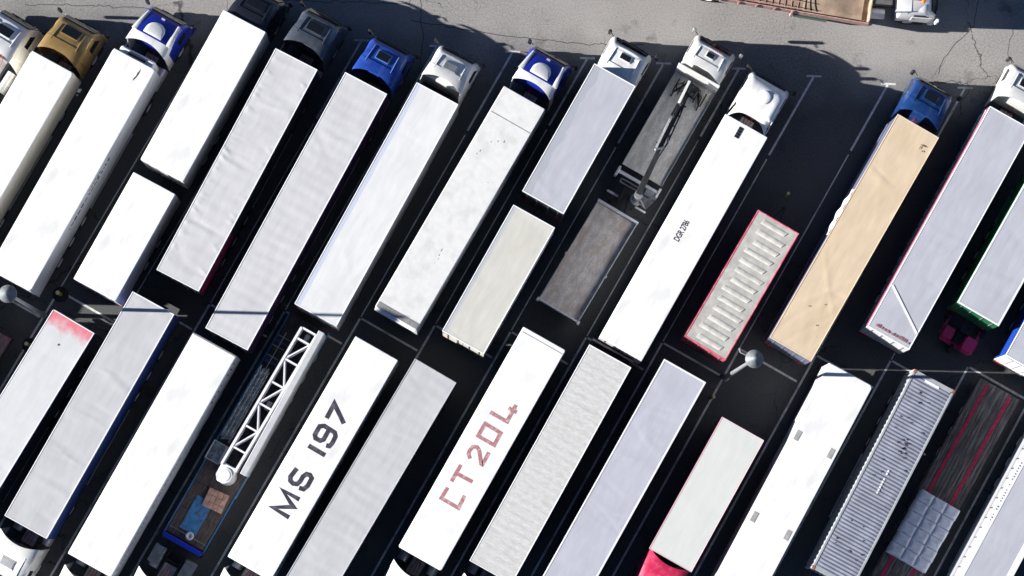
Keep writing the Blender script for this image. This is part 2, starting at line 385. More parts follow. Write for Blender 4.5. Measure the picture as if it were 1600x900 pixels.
        if style == 'dome':
            prof = []; cx, hw2 = -1.80, 0.54
            outline = [(cx, -hw2), (cx + 0.3, -hw2)] + [(cx + 0.3 + 0.52 * math.sin(R(a)), -hw2 * math.cos(R(a))) for a in range(15, 180, 15)] + [(cx + 0.3, hw2), (cx, hw2)]
            def dz(sc_, h): return [(ox + cx + 0.3 + (x - cx - 0.3) * sc_, y * sc_, top(min(1, max(0, (-(cx + 0.3 + (x - cx - 0.3) * sc_) - 0.62) / -ln)), 0) + h) for x, y in outline]
            MB().loft([dz(1.0, -0.08), dz(0.99, 0.04), dz(0.95, 0.06), dz(0.7, 0.075), dz(0.4, 0.085), dz(0.1, 0.09)]).build('roof_dome', white, root, smooth=60)
            for s in (-1, 1):
                MB().sheet(lambda u, v, s=s: (ox - 0.6 + u * (ln * 0.78), s*(0.93 + 0.13 * u) + (0.09 + 0.10 * u) * (v - 0.5) * 1.5, top(u * 0.78, 0.9) + 0.03 + 0.02 * math.sin(v * math.pi)), 8, 4, 0.07).build('roof_fin', fairing_m, root, smooth=60)
            MB().box(ox - 0.72, ox - 0.62, -0.1, 0.1, 3.3, 3.36).build('horn', alu, root)
    if style == 'round':   # smooth pod roof with a round cap
        rg2 = [ring(3.05 + k, -.5, -2.3, 1.14, .3, ox), ring(3.35 + k, -.58, -2.4, 1.15, .34, ox), ring(3.58 + k, -.78, -2.48, 1.12, .36, ox), ring(3.7 + k, -1.05, -2.46, 1.02, .34, ox), ring(3.73 + k, -1.4, -2.3, 0.8, .28, ox)]
        MB().loft(rg2).build('roof_pod', m, root, smooth=60)
        MB().lathe([(0.4, -0.03), (0.38, 0.03), (0.3, 0.06), (0.1, 0.07), (0.01, 0.07)], (ox - 1.45, -0.12, 3.72 + k), n=24).build('roof_cap', m, root, smooth=60)
        def dfl(u, v):
            t = 2 * v - 1
            return (ox - 2.42 - u * (0.28 + 0.62 * abs(t) ** 3), t * (1.0 + 0.17 * u), 3.62 + k - 0.16 * abs(t) ** 4 - 0.1 * u)
        MB().sheet(dfl, 4, 20, 0.04).build('roof_deflector', m, root, smooth=60)
    if fairing:
        for s in (-1, 1):
            def sf(u, v, s=s):
                x = -2.2 - u * 0.5 * (0.7 + 0.3 * (1 - v)); z = 1.0 + v * (2.62 + (0 if not low else -0.5)) - 0.12 * v * u
                return (ox + x, s*(1.235 - 0.07 * v ** 3), z)
            o = MB()
            o.sheet(lambda u, v: sf(u, v), 4, 6)
            o.sheet(lambda u, v, s=s: (sf(u, v)[0], sf(u, v)[1] - s*0.035, sf(u, v)[2]), 4, 6)
            # close the free rear edge and the top edge
            o.sheet(lambda u, v, s=s: (sf(1, u)[0], sf(1, u)[1] - s*0.035*v, sf(1, u)[2]), 6, 1)
            o.sheet(lambda u, v, s=s: (sf(u, 1)[0], sf(u, 1)[1] - s*0.035*v, sf(u, 1)[2]), 4, 1)
            o.build('side_fairing', fairing_m, root)
    MB().tube([(ox - 1.4, -0.9, 0.5), (ox - 1.4, 0.9, 0.5)], 0.07).build('axle', steel, root)
    for s in (-1, 1): wheel(root, ox - 1.4, s*1.03, 0.32, 0.5, rim)

def tractor(label, x, y, th, m, group='tractor units of the parked lorries', back=6.1, **kw):
    t = thing('tractor_unit', label, 'lorry cab', x, y, th, group)
    cab(t, 0.0, m, **kw)
    c = MB()
    for s in (-1, 1): c.box(-0.5, -back, s*0.38, s*0.48, 0.68, 0.94)
    for q in (-2.6, -3.4, -4.3, -5.2, -back + 0.12): c.box(q, q - 0.1, -0.375, 0.375, 0.72, 0.9)
    c.build('chassis', steel, t)
    for s in (-1, 1):
        wheel(t, -5.0, s*0.93, 0.56, 0.5)
        MB().sheet(lambda u, v, s=s: (-5.0 - 0.62 * math.cos(u * math.pi), s*(0.66 + 0.58 * v), 0.55 + 0.56 * math.sin(u * math.pi)), 10, 1, 0.03).build('fender', blackp, t)
        MB().loft([[( -2.75 - dx, s*(0.85 + 0.3 * math.cos(a)), 0.68 + 0.3 * math.sin(a)) for a in [2*math.pi*q/14 for q in range(14)]] for dx in (0, 1.25)]).build('fuel_tank', alu, t, smooth=40)
        MB().box(-back - 0.01, -back - 0.06, s*0.55, s*0.95, 0.62, 0.74).build('tail_light', redlamp, t)
    MB().tube([(-5.0, -0.85, 0.5), (-5.0, 0.85, 0.5)], 0.08).build('axle', steel, t)
    MB().prism([(-4.55, -0.42), (-4.55, 0.42), (-5.1, 0.42), (-5.55, 0.28), (-5.1, 0.06), (-5.1, -0.06), (-5.55, -0.28), (-5.1, -0.42)], 0.95, 1.04).build('fifth_wheel', steel, t)
    MB().box(-2.35, -3.3, -0.37, 0.37, 0.945, 0.965).build('catwalk', galv, t)
    hs = MB()
    for q, cc in ((-0.1, 0), (0, 0), (0.1, 0)):
        hs.tube([(-2.25, q, 1.9), (-2.5, q * 2, 1.35), (-2.9, q * 1.5, 1.15), (-3.25, q, 1.6)], 0.02, 6)
    o = hs.build('air_hose', mat('red_hose', (0.4, 0.03, 0.03), 0.5), t)
    return t

def semi(label, x, y, th, L, roof_m, side_m, W=2.55, H=4.0, group='long semi-trailers parked side by side', cat='trailer', name='semi_trailer', unit=None, **kw):
    t = thing(name, label, cat, x, y, th, group)
    undergear(t, 0.0, L, (2.2, 3.5, 4.8), rim=kw.pop('rim', None))
    body(t, 0.0, L, W, H, roof_m, side_m, **kw)
    if unit: reefer_unit(t, 0, L, W, H, unit)
    return t

def drawbar(label, x, y, th, L, roof_m, side_m, W=2.55, H=3.9, group='short drawbar trailers', **kw):
    t = thing('drawbar_trailer', label, 'trailer', x, y, th, group)
    undergear(t, 0.0, L, (L/2 - 0.7, L/2 + 0.7), legs=False, guards=False)
    b = MB()
    for s in (-1, 1): b.beam((L/2 - 0.4, s*0.45, 0.8), (L/2 + 1.25, s*0.04, 0.72), 0.1, 0.12)
    b.lathe([(0.05, -0.04), (0.12, -0.04), (0.12, 0.04), (0.05, 0.04)], (L/2 + 1.32, 0, 0.72), n=14)
    b.build('drawbar', steel, t)
    body(t, 0.0, L, W, H, roof_m, side_m, **kw)
    return t

def rigid(label, x, y, th, L, roof_m, side_m, cab_m, W=2.55, H=3.9, gap=0.12, group='rigid box lorries', cabkw={}, **kw):
    """lorry with its own body: root at the body's middle, cab in front"""
    t = thing('box_truck', label, 'lorry', x, y, th, group)
    undergear(t, 0.0, L, (2.0,) if L < 8.5 else (1.9, 3.2), legs=False, guards=False)
    body(t, 0.0, L, W, H, roof_m, side_m, **kw)
    xl = 1.85 if cabkw.get('day') else 2.2
    ox = L/2 + gap + xl
    c = MB()
    for s in (-1, 1): c.box(L/2 - 0.3, ox - 0.4, s*0.56, s*0.66, 0.7, 0.95)
    c.build('front_frame', steel, t)
    cab(t, ox, cab_m, fairing=False, **cabkw)
    return t

# ------------------------------------------------------------------ ground
def asphalt_material():
    m = bpy.data.materials.new('asphalt'); m.use_nodes = True; n = m.node_tree; b = n.nodes['Principled BSDF']; L = n.links.new
    tc = n.nodes.new('ShaderNodeTexCoord')
    def noise(s, det=4.0, rough=0.5):
        t = n.nodes.new('ShaderNodeTexNoise'); t.inputs['Scale'].default_value = s; t.inputs['Detail'].default_value = det; t.inputs['Roughness'].default_value = rough
        L(tc.outputs['Object'], t.inputs['Vector']); return t.outputs['Fac']
    def mr(f, a, c, lo, hi):
        r = n.nodes.new('ShaderNodeMapRange'); r.inputs['From Min'].default_value = lo; r.inputs['From Max'].default_value = hi
        r.inputs['To Min'].default_value = a; r.inputs['To Max'].default_value = c; L(f, r.inputs['Value']); return r.outputs[0]
    def mix(fac, A, B, mode='MIX'):
        x = n.nodes.new('ShaderNodeMix'); x.data_type = 'RGBA'; x.blend_type = mode
        if isinstance(fac, float): x.inputs['Factor'].default_value = fac
        else: L(fac, x.inputs['Factor'])
        for s, v in ((x.inputs['A'], A), (x.inputs['B'], B)):
            if isinstance(v, tuple): s.default_value = (*v, 1)
            else: L(v, s)
        return x.outputs['Result']
    c = mix(mr(noise(0.14, 5), 0, 1, 0.38, 0.62), (0.20, 0.193, 0.187), (0.315, 0.303, 0.292))
    c = mix(mr(noise(9.0, 3), 0, 1, 0.3, 0.7), c, (0.32, 0.308, 0.296))
    c = mix(mr(noise(13.0, 4, 0.85), 0.5, 0.0, 0.36, 0.52), c, (0.05, 0.048, 0.05))       # dark grit
    c = mix(mr(noise(11.0, 3, 0.85), 0.0, 0.6, 0.55, 0.72), c, (0.42, 0.40, 0.38))           # pale stones
    c = mix(mr(noise(0.5, 6, 0.6), 0.0, 0.55, 0.6, 0.72), c, (0.04, 0.039, 0.04))          # oil and tyre patches
    sp = n.nodes.new('ShaderNodeSeparateXYZ'); L(tc.outputs['Object'], sp.inputs[0])      # bay asphalt coloured darker and bluer to deepen the shade there
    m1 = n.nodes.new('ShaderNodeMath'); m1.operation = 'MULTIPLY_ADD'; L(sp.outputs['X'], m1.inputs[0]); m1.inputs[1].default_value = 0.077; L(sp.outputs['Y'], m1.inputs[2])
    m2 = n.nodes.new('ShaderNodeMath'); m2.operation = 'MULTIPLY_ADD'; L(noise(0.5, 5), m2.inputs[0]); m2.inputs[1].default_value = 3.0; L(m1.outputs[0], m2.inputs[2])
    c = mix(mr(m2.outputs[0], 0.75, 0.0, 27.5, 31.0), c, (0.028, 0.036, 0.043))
    v = n.nodes.new('ShaderNodeTexVoronoi'); v.feature = 'DISTANCE_TO_EDGE'; v.inputs['Scale'].default_value = 0.22
    wv = n.nodes.new('ShaderNodeTexNoise'); wv.inputs['Scale'].default_value = 1.3; wv.inputs['Detail'].default_value = 6; L(tc.outputs['Object'], wv.inputs['Vector'])
    ad = n.nodes.new('ShaderNodeVectorMath'); ad.operation = 'MULTIPLY_ADD'; L(wv.outputs['Color'], ad.inputs[0]); ad.inputs[1].default_value = (1.2, 1.2, 0); L(tc.outputs['Object'], ad.inputs[2])
    L(ad.outputs[0], v.inputs['Vector'])
    crack = mr(v.outputs['Distance'], 0.75, 0.0, 0.0015, 0.006)
    msk = n.nodes.new('ShaderNodeMath'); msk.operation = 'MULTIPLY'; L(crack, msk.inputs[0]); L(mr(noise(0.12, 2), 0, 1, 0.5, 0.56), msk.inputs[1])
    c = mix(msk.outputs[0], c, (0.02, 0.02, 0.02))
    L(c, b.inputs['Base Color']); b.inputs['Roughness'].default_value = 0.9; b.inputs['Specular IOR Level'].default_value = 0.12
    bp = n.nodes.new('ShaderNodeBump'); bp.inputs['Strength'].default_value = 0.5; bp.inputs['Distance'].default_value = 0.012
    L(noise(34.0, 4, 0.8), bp.inputs['Height']); L(bp.outputs[0], b.inputs['Normal'])
    return m
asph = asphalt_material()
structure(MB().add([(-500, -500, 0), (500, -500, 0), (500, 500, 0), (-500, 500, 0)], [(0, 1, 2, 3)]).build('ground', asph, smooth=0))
linem = mat('road_marking_paint', (0.78, 0.78, 0.76), 0.7, var=0.1, scale=5, fine=0.3, fscale=14, stain=(0.16, 0.155, 0.15), stain_amt=0.6, sscale=1.6)
tar = mat('crack_filler', (0.018, 0.018, 0.02), 0.7)
UX, UY = math.cos(R(60.5)), math.sin(R(60.5))
TP = [(-5.10, 28.46), (-0.9, 28.17), (3.30, 27.86), (7.46, 27.52), (11.71, 27.25), (15.92, 26.98), (20.10, 26.57), (24.25, 26.15), (28.55, 25.95), (32.7, 25.6)]
JP = [(-13.3, 13.7), (-9.20, 13.33), (-5.06, 12.96), (-0.96, 12.58), (3.19, 12.23), (7.34, 11.93), (11.53, 11.65), (15.76, 11.31), (19.99, 10.97), (24.12, 10.69), (28.40, 10.35), (32.6, 10.05)]
def line(a, b, wd=0.12, z=0.004):
    return structure(MB().stroke([a, b], wd, z, 0.003).build('parking_line', linem, smooth=0))
for i, T in enumerate(TP):
    J = JP[i]
    # the upper bay line runs with worn gaps down to the middle of the lot
    k1 = 0.255 if i % 2 else 0.30
    A = (T[0] + (J[0] - T[0]) * k1, T[1] + (J[1] - T[1]) * k1); A2 = (T[0] + (J[0] - T[0]) * (k1 + 0.015), T[1] + (J[1] - T[1]) * (k1 + 0.015))
    line((T[0] - UX*0.07, T[1] - UY*0.07), A); line(A2, (J[0] + UX*0.07, J[1] + UY*0.07), 0.07)
    line((T[0] - 0.42, T[1] + 0.01), (T[0] + 0.42, T[1] - 0.01), 0.11)
for i, J in enumerate(JP):
    line((J[0] - UX*0.03, J[1] - UY*0.03), (J[0] - UX * 18, J[1] - UY * 18), 0.12)
    line((J[0] + 0.07, J[1] - 0.04), (J[0] + 3.14, J[1] - 1.79), 0.12)
for i in range(4):      # further bays to the left
    J = (-17.4 - 4.15*i, 14.1 + 0.33*i); line(J, (J[0] - UX*18, J[1] - UY*18)); line((J[0]+.07, J[1]-.04), (J[0]+3.14, J[1]-1.79)); line((J[0]+UX*.07, J[1]+UY*.07), (J[0]+UX*17, J[1]+UY*17), 0.07)
def crack(pts, wd=0.035, seed=0):
    wd *= 0.7
    r = random.Random(seed); out = []
    for a, b in zip(pts[:-1], pts[1:]):
        n = max(2, int(math.dist(a, b) / 0.25))
        for k in range(n): out.append((a[0] + (b[0]-a[0])*k/n + r.gauss(0, .035), a[1] + (b[1]-a[1])*k/n + r.gauss(0, .035)))
    out.append(pts[-1])
    structure(MB().stroke(out, wd, 0.0005, 0.002).build('asphalt_crack', tar, smooth=0))
crack([(27.02, 26.64), (27.4, 27.66), (28.32, 28.68), (29.13, 29.49), (29.38, 30.95), (29.9, 34)], 0.045, 1)
crack([(-12.0, 30.75), (-5.29, 30.64), (-2.44, 30.55), (-2.37, 30.9)], 0.04, 2)
crack([(-1.9, 34), (-1.84, 30.77), (-1.69, 28.59), (-1.89, 25.7), (-1.5, 22)], 0.05, 3)
crack([(-2.4, 29.6), (3.26, 28.72), (6.83, 28.35), (10.6, 28.3)], 0.05, 4)
crack([(-23.73, 30.43), (-19.13, 30.30), (-16.65, 30.2)], 0.05, 5)
crack([(31.4, 29.5), (31.0, 28.0), (31.6, 26.0)], 0.035, 6)

# ------------------------------------------------------------------ shared surface colours
g_cool = tarp('cool_grey_tarp', (0.425, 0.437, 0.483), stain=(0.345, 0.356, 0.391), stain_amt=0.5)
g_lav = tarp('lavender_grey_tarp', (0.435, 0.443, 0.50), stain=(0.39, 0.40, 0.45), stain_amt=0.6)
g_light = tarp('light_grey_tarp', (0.480, 0.480, 0.497), stain=(0.398, 0.398, 0.409), stain_amt=0.5)
g_warm = tarp('pale_grey_tarp', (0.523, 0.523, 0.535), stain=(0.437, 0.437, 0.448), stain_amt=0.5)
g_white = tarp('white_tarp', (0.644, 0.655, 0.650), stain=(0.529, 0.540, 0.540), stain_amt=0.5)
cream = tarp('cream_tarp', (0.546, 0.535, 0.483), stain=(0.460, 0.448, 0.391), stain_amt=0.6)
mint = tarp('pale_green_white_tarp', (0.575, 0.592, 0.564), var=0.03)
tan = tarp('tan_tarp', (0.610, 0.49, 0.345), stain=(0.52, 0.40, 0.26), stain_amt=0.7)
ribwhite = mat('dirty_ribbed_white', (0.598, 0.598, 0.586), 0.6, var=0.10, scale=5, stretch=(3, 0.8, 1), stain=(0.437, 0.414, 0.380), stain_amt=0.7, sscale=2.5, fine=0.12, fscale=25)
creamside = paint('cream_side', (0.82, 0.78, 0.66)); whiteside = paint('white_side', (0.72, 0.73, 0.75)); greyside = paint('grey_side', (0.4, 0.41, 0.44))
navy = paint('navy_side', (0.02, 0.05, 0.22)); purple = paint('purple_side', (0.05, 0.012, 0.06)); plum = paint('plum_side', (0.10, 0.015, 0.03)); magenta = paint('magenta_side', (0.32, 0.02, 0.09)); darkside = paint('dark_side', (0.03, 0.03, 0.04))
green = paint('green_side', (0.02, 0.16, 0.06)); blueside = paint('blue_side', (0.015, 0.06, 0.36)); slate = paint('slate_side', (0.16, 0.17, 0.25))
pinkp = paint('pink_red_paint', (0.62, 0.09, 0.14), stain=(0.6, 0.28, 0.3), stain_amt=0.7, sscale=3)
redp = paint('crimson_paint', (0.46, 0.02, 0.075), var=0.1, stain=(0.5, 0.1, 0.16), stain_amt=0.5, sscale=3); gold = mat('gold_metallic', (0.42, 0.27, 0.10), 0.35, 0.35, var=0.1, scale=2, coat=0.3)
blue1 = paint('royal_blue', (0.014, 0.055, 0.32), var=0.1, stain=(0.06, 0.11, 0.36), stain_amt=0.5, sscale=2.5); blue2 = paint('deep_blue', (0.008, 0.022, 0.30)); blue3 = paint('mid_blue', (0.008, 0.04, 0.155), var=0.1, stain=(0.04, 0.08, 0.2), stain_amt=0.5, sscale=2.5)
steelblue = mat('steel_blue_metallic', (0.11, 0.125, 0.155), 0.35, 0.4, var=0.15, coat=0.4); blackcab = paint('black_paint', (0.012, 0.014, 0.022)); pearl = paint('off_white_paint', (0.66, 0.66, 0.64), var=0.04, stain=(0.45, 0.45, 0.43), stain_amt=0.5, sscale=2.0)
greyhatch = mat('grey_hatch', (0.27, 0.28, 0.29), 0.6); grime = mat('grime', (0.07, 0.06, 0.055), 0.9, var=0.3)
whiterail = paint('white_rail', (0.78, 0.78, 0.8))
inkm = mat('dark_ink', (0.035, 0.03, 0.05), 0.8, var=0.2, fine=0.2, fscale=20, stain=(0.10, 0.09, 0.12), stain_amt=0.8, sscale=3); pinkink = mat('faded_red_ink', (0.43, 0.19, 0.20), 0.8, var=0.12, scale=6, fine=0.25, fscale=14, stain=(0.6, 0.5, 0.5), stain_amt=0.7, sscale=5)
silverrib = mat('weathered_grey_ribs', (0.50, 0.495, 0.46), 0.65, var=0.14, scale=2.4, fine=0.2, fscale=12, stain=(0.36, 0.355, 0.33), stain_amt=0.7, sscale=1.6)
ribpale = mat('pale_ribs', (0.555, 0.545, 0.495), 0.6, var=0.14, scale=3, world=True)

def band(m, col, y0, wob=0.12, amt=0.9, ns=0.8):
    """a differently coloured strip along the +y edge of a roof sheet"""
    n = m.node_tree; b = n.nodes['Principled BSDF']; L = n.links.new; old = b.inputs['Base Color'].links[0].from_socket
    tc = n.nodes.new('ShaderNodeTexCoord'); sp = n.nodes.new('ShaderNodeSeparateXYZ'); L(tc.outputs['Object'], sp.inputs[0])
    nz = n.nodes.new('ShaderNodeTexNoise'); nz.inputs['Scale'].default_value = ns; nz.inputs['Detail'].default_value = 3; L(tc.outputs['Object'], nz.inputs['Vector'])
    ma = n.nodes.new('ShaderNodeMath'); ma.operation = 'MULTIPLY_ADD'; L(nz.outputs['Fac'], ma.inputs[0]); ma.inputs[1].default_value = wob * 4; L(sp.outputs['Y'], ma.inputs[2])
    mr = n.nodes.new('ShaderNodeMapRange'); mr.inputs['From Min'].default_value = y0 + wob*2 - 0.015; mr.inputs['From Max'].default_value = y0 + wob*2 + 0.015; mr.inputs['To Max'].default_value = amt; L(ma.outputs[0], mr.inputs['Value'])
    x = n.nodes.new('ShaderNodeMix'); x.data_type = 'RGBA'; L(mr.outputs[0], x.inputs['Factor']); L(old, x.inputs['A']); x.inputs['B'].default_value = (*col, 1); L(x.outputs['Result'], b.inputs['Base Color'])
    return m
g_white6 = band(tarp('white_tarp_edged', (0.644, 0.655, 0.650), stain=(0.529, 0.540, 0.540), stain_amt=0.5), (0.460, 0.494, 0.598), 0.98, 0.03)
g_cool8 = band(tarp('cool_tarp_shaded_edge', (0.425, 0.437, 0.483), stain=(0.345, 0.356, 0.391), stain_amt=0.5), (0.333, 0.356, 0.391), 0.78, 0.16, 0.9, 1.1)  # the darker strip paints in the shading of the tarp's folds
cream8 = band(tarp('cream_tarp_edged', (0.546, 0.535, 0.483), stain=(0.460, 0.448, 0.391), stain_amt=0.6), (0.414, 0.437, 0.460), 1.02, 0.01)
def marks(root, pts, m, z, name='scuff_mark', seed=0):
    """small flat irregular stains lying on a roof"""
    r = random.Random(seed); mb = MB()
    for x, y, a, b in pts:
        n = 9; poly = [(x + a * math.cos(2*math.pi*k/n) * r.uniform(.55, 1.2), y + b * math.sin(2*math.pi*k/n) * r.uniform(.55, 1.2)) for k in range(n)]
        mb.prism(poly, z, z + 0.002)
    o = mb.build(name, m, root, smooth=0); o['kind'] = 'stuff'; return o
def tractor_for(t, L, label, m, gap=3.35, **kw):
    th = math.degrees(t.rotation_euler.z); u = (math.cos(R(th)), math.sin(R(th)))
    return tractor(label, t.location.x + u[0] * (L/2 + gap), t.location.y + u[1] * (L/2 + gap), th, m, **kw)

# ================================================================== UPPER ROW (cabs up-right)
# bobtail tractor at the left edge
tractor('white tractor unit with black roof hatch, cut by the top left corner', -23.55, 29.15, 59, white, hatch_x=-1.2, hatch_w=0.45, hatch_l=0.5)
# two unseen semi-trailers added past the left edge to cast shade into view
semi('unseen pale grey trailer added left of the gold-cab lorry to cast shade', -30.4, 18.4, 61, 13.6, g_light, whiteside, seed=91)
semi('unseen pale grey trailer added left of the brown plank flatbed to cast shade', -32.4, 6.4, -119.5, 13.6, g_light, whiteside, seed=92)

t1 = semi('white-roofed trailer with cream side behind the gold cab', -24.75, 20.38, 61.3, 13.6, white, creamside, kind='hard', corner=0.16, z0=1.1)
mb = MB(); mb.stroke([(-2.6, 2.6), (-2.2, 2.95), (-1.7, 2.6), (-2.2, 2.2), (-2.6, 2.6)], 0.07, -0.002, 0.004)
mb.v = [(x, -1.268 + 0 * z - z, y) for x, y, z in mb.v]; mb.build('side_emblem', mat('dark_red_ink', (0.10, 0.01, 0.01), 0.6), t1, smooth=0)
tractor('gold tractor unit with a black roof hatch and black sun visor', -20.11, 28.93, 61.2, gold, hatch_x=-0.98, hatch_w=0.5, hatch_l=0.52, ridge_m=gold, mirror_m=blackp)

t2 = semi('white refrigerated trailer with blue-grey side behind the leftmost blue-and-white cab', -20.31, 20.52, 61.86, 13.6, white, whiteside, kind='hard', corner=0.18, unit=white)
# faded dark lettering high on its side
r = random.Random(3); mb = MB()
def side_letter(mb, x, z, w_, h_):
    mb.box(x, x + w_, -1.2695, -1.2665, z, z + h_)
xx = -2.9
while xx < 1.6:
    wd = r.choice((0.12, 0.2, 0.28)); side_letter(mb, xx, 3.0 + r.uniform(-.03, .03), wd, r.choice((0.16, 0.3, 0.22))); xx += wd + r.choice((0.07, 0.1, 0.16))
xx = -0.6
while xx < 0.6:
    side_letter(mb, xx, 3.45, 0.14, 0.14); xx += 0.22
mb.build('side_lettering', inkm, t2, smooth=0)
marks(t2, [(6.15, -0.55, 0.3, 0.05), (5.85, -0.5, 0.16, 0.04)], grime, 4.001, seed=2)
tractor('blue-sided tractor unit with blue roof and white dome, leftmost of the two', -15.36, 29.42, 61, blue2, style='dome', spoiler_m=blue2, rear_m=white, fairing_m=white)

t3 = rigid('white box lorry with a black cab at the top edge', -13.39, 24.54, 62.1, 9.26, white, whiteside, blackcab, W=2.6, H=4.0, kind='hard', corner=0.07,
           cabkw=dict(style='hatch', hatch_w=0.5), rail=0.05)
drawbar('plain white short trailer directly behind the black cab box lorry', -17.47, 16.9, 61.8, 6.53, white, whiteside, H=4.0, kind='hard', corner=0.06)

t4 = semi('pale wrinkled tarp trailer with creased left edge behind the slate-grey cab', -11.52, 20.55, 62.74, 13.53, g_warm, darkside, seed=4, wr=34, amp=0.016, slant=0.35, rail_m=whiterail, edge=0.035, bows=0.002)
MB().box(-6.7, -3.2, -1.30, -1.276, 2.2, 3.7).build('magenta_panel', magenta, t4)
tractor('slate-grey metallic tractor unit with a dark roof hatch', -6.9, 29.4, 62, steelblue, hatch_x=-1.15, hatch_w=0.45, hatch_l=0.55, ridge_m=steelblue)

semi('extra long pale grey wrinkled tarp trailer behind the bright blue cab', -8.33, 18.34, 62.16, 15.66, g_warm, purple, seed=5, wr=50, amp=0.008, slant=0.5, bows=0.003, rail_m=whiterail)
tractor('bright blue tractor unit with a pale-framed black roof hatch', -3.2, 27.85, 62, blue1, hatch_x=-1.2, hatch_w=0.36, hatch_l=0.46, ridge_m=paint('sky_blue', (0.10, 0.22, 0.6)), rear_m=blue1)

t6 = semi('smooth white tarp trailer with a blue-grey strip along its left edge', -4.06, 18.72, 61.74, 13.63, g_white6, greyside, seed=6, wr=14, amp=0.005, slant=1.2, rail_m=whiterail)
tractor('off-white tractor unit with a light grey roof hatch and two small horns', 0.42, 27.35, 62.5, pearl, hatch_m=greyhatch, hatch_x=-1.25, hatch_w=0.36, hatch_l=0.42, ridge_m=pearl, rear_x=-2.05)

t7 = semi('white trailer with dark specks on its roof and a ribbed grey strip at its rear', 0.41, 18.53, 60.16, 13.8, paint('worn_white_roof', (0.68, 0.68, 0.67), var=0.04, stain=(0.52, 0.52, 0.51), stain_amt=0.6, sscale=1.2), whiteside, kind='hard', corner=0.08)
MB().box(5.32, 5.36, -1.2, 1.2, 4.0005, 4.012).build('roof_seam', greyhatch, t7)
rb = MB().box(-6.87, -6.55, -1.22, 1.22, 4.0005, 4.02)
rb.build('rear_strip', mat('rib_strip', (0.30, 0.30, 0.31), 0.6, var=0.3, scale=12, stretch=(0.3, 6, 1)), t7)
MB().box(-7.05, -6.905, -1.24, 1.24, 3.72, 3.9).build('rear_ledge', whiterail, t7, 0.01)
marks(t7, [(4.1, 0.05, .09, .03), (4.25, -.25, .1, .05), (3.9, .35, .05, .03), (3.2, .62, .09, .03), (2.95, .7, .06, .025), (-2.5, -.28, .1, .03), (-2.8, -.3, .05, .04), (-3.0, -.36, .05, .03), (-3.3, -.3, .035, .02), (1.9, -.6, .03, .03)], mat('rust_speck', (0.22, 0.21, 0.2), 0.8), 4.001, seed=7)
tractor('blue-sided tractor unit with blue roof and white dome, right one of the two', 5.49, 27.3, 60.2, blue2, style='dome', spoiler_m=blue2, rear_m=white, fairing_m=white)

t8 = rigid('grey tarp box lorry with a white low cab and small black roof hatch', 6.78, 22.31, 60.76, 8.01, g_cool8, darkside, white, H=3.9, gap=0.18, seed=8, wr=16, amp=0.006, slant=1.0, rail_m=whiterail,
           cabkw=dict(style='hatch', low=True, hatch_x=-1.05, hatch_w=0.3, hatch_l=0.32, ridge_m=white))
drawbar('cream tarp short trailer with a grey strip along its left edge', 2.46, 14.68, 60.8, 7.8, cream8, whiteside, seed=9, wr=10, amp=0.008, rail_m=whiterail, rear_m=cream)

# ---- flatbed lorry with a folded loading crane
t9 = thing('crane_truck', 'grey flatbed lorry with white cab and a loading crane folded over its bed', 'lorry', 11.91, 23.45, 60.1)
undergear(t9, 0.0, 6.31, (1.6, 2.9), legs=False, guards=False, bumper=False, frame_top=1.0)
bedm = mat('steel_bed', (0.86, 0.82, 0.75), 0.6, var=0.12, scale=2.4, stretch=(0.8, 1.6, 1), fine=0.35, fscale=12, stain=(0.50, 0.48, 0.40), stain_amt=0.75, sscale=1.0)
MB().box(-3.1, 2.85, -1.22, 1.22, 1.14, 1.22).build('deck', bedm, t9)
for s in (-1, 1): MB().box(-3.1, 2.85, s*1.225, s*1.26, 1.1, 1.42).build('side_board', mat('board_grey', (0.5, 0.5, 0.51), 0.6), t9, 0.006)
MB().box(2.87, 2.99, -1.28, 1.28, 1.1, 3.05).build('headboard', pearl, t9, 0.02)
for k in range(4): MB().box(-3.02, 2.8, -0.93 + 0.61*k, -0.925 + 0.61*k, 1.2205, 1.224).build('deck_joint', steel, t9)
c = MB()
for s in (-1, 1): c.box(-5.0, 4.6, s*0.36, s*0.46, 0.7, 0.98)
c.build('frame', steel, t9)
cab(t9, 3.155 + 0.22 + 1.85, pearl, style='hatch', low=True, day=True, fairing=False, hatch_x=-1.0, hatch_w=0.2, hatch_l=0.3, mirror_m=galv, rear_x=-1.9)
mb = MB(); 
for q in range(5): mb.box(4.5, 4.56, -0.55 + 0.13 * q, -0.47 + 0.13 * q, 3.008, 3.02)
mb.build('roof_print', mat('red_print', (0.6, 0.12, 0.1), 0.6), t9, smooth=0)
MB().box(-3.62, -3.44, -1.3, 1.26, 1.05, 1.25).build('stabiliser_beam', whiterail, t9, 0.02)
for s in (-1, 1):
    MB().box(-3.82, -3.26, s*1.2, s*1.34, 0.35, 1.33).build('stabiliser_leg', whiterail, t9, 0.02)
fr = MB().box(-3.82, -3.76, -0.35, 0.9, 1.0, 1.1); fr.box(-4.02, -3.96, -0.35, 0.9, 1.0, 1.1); fr.box(-3.96, -3.82, 0.84, 0.9, 1.0, 1.1); fr.build('tool_frame', galv, t9)
MB().box(-4.76, -4.64, 0.55, 1.25, 0.55, 0.7).build('rear_bumper', whiterail, t9, 0.01)
MB().lathe([(0.34, 1.0), (0.34, 1.3), (0.22, 1.35), (0.2, 2.3), (0.24, 2.85), (0.24, 3.1), (0.05, 3.12)], (-4.45, -0.4, 0), n=16).build('crane_column', galv, t9)
dk = mat('crane_dark_metal', (0.035, 0.036, 0.04), 0.5, 0.3, var=0.3)
MB().beam((-4.45, -0.36, 3.0), (-2.0, -0.18, 3.1), 0.3, 0.34).build('crane_arm', dk, t9, 0.02)
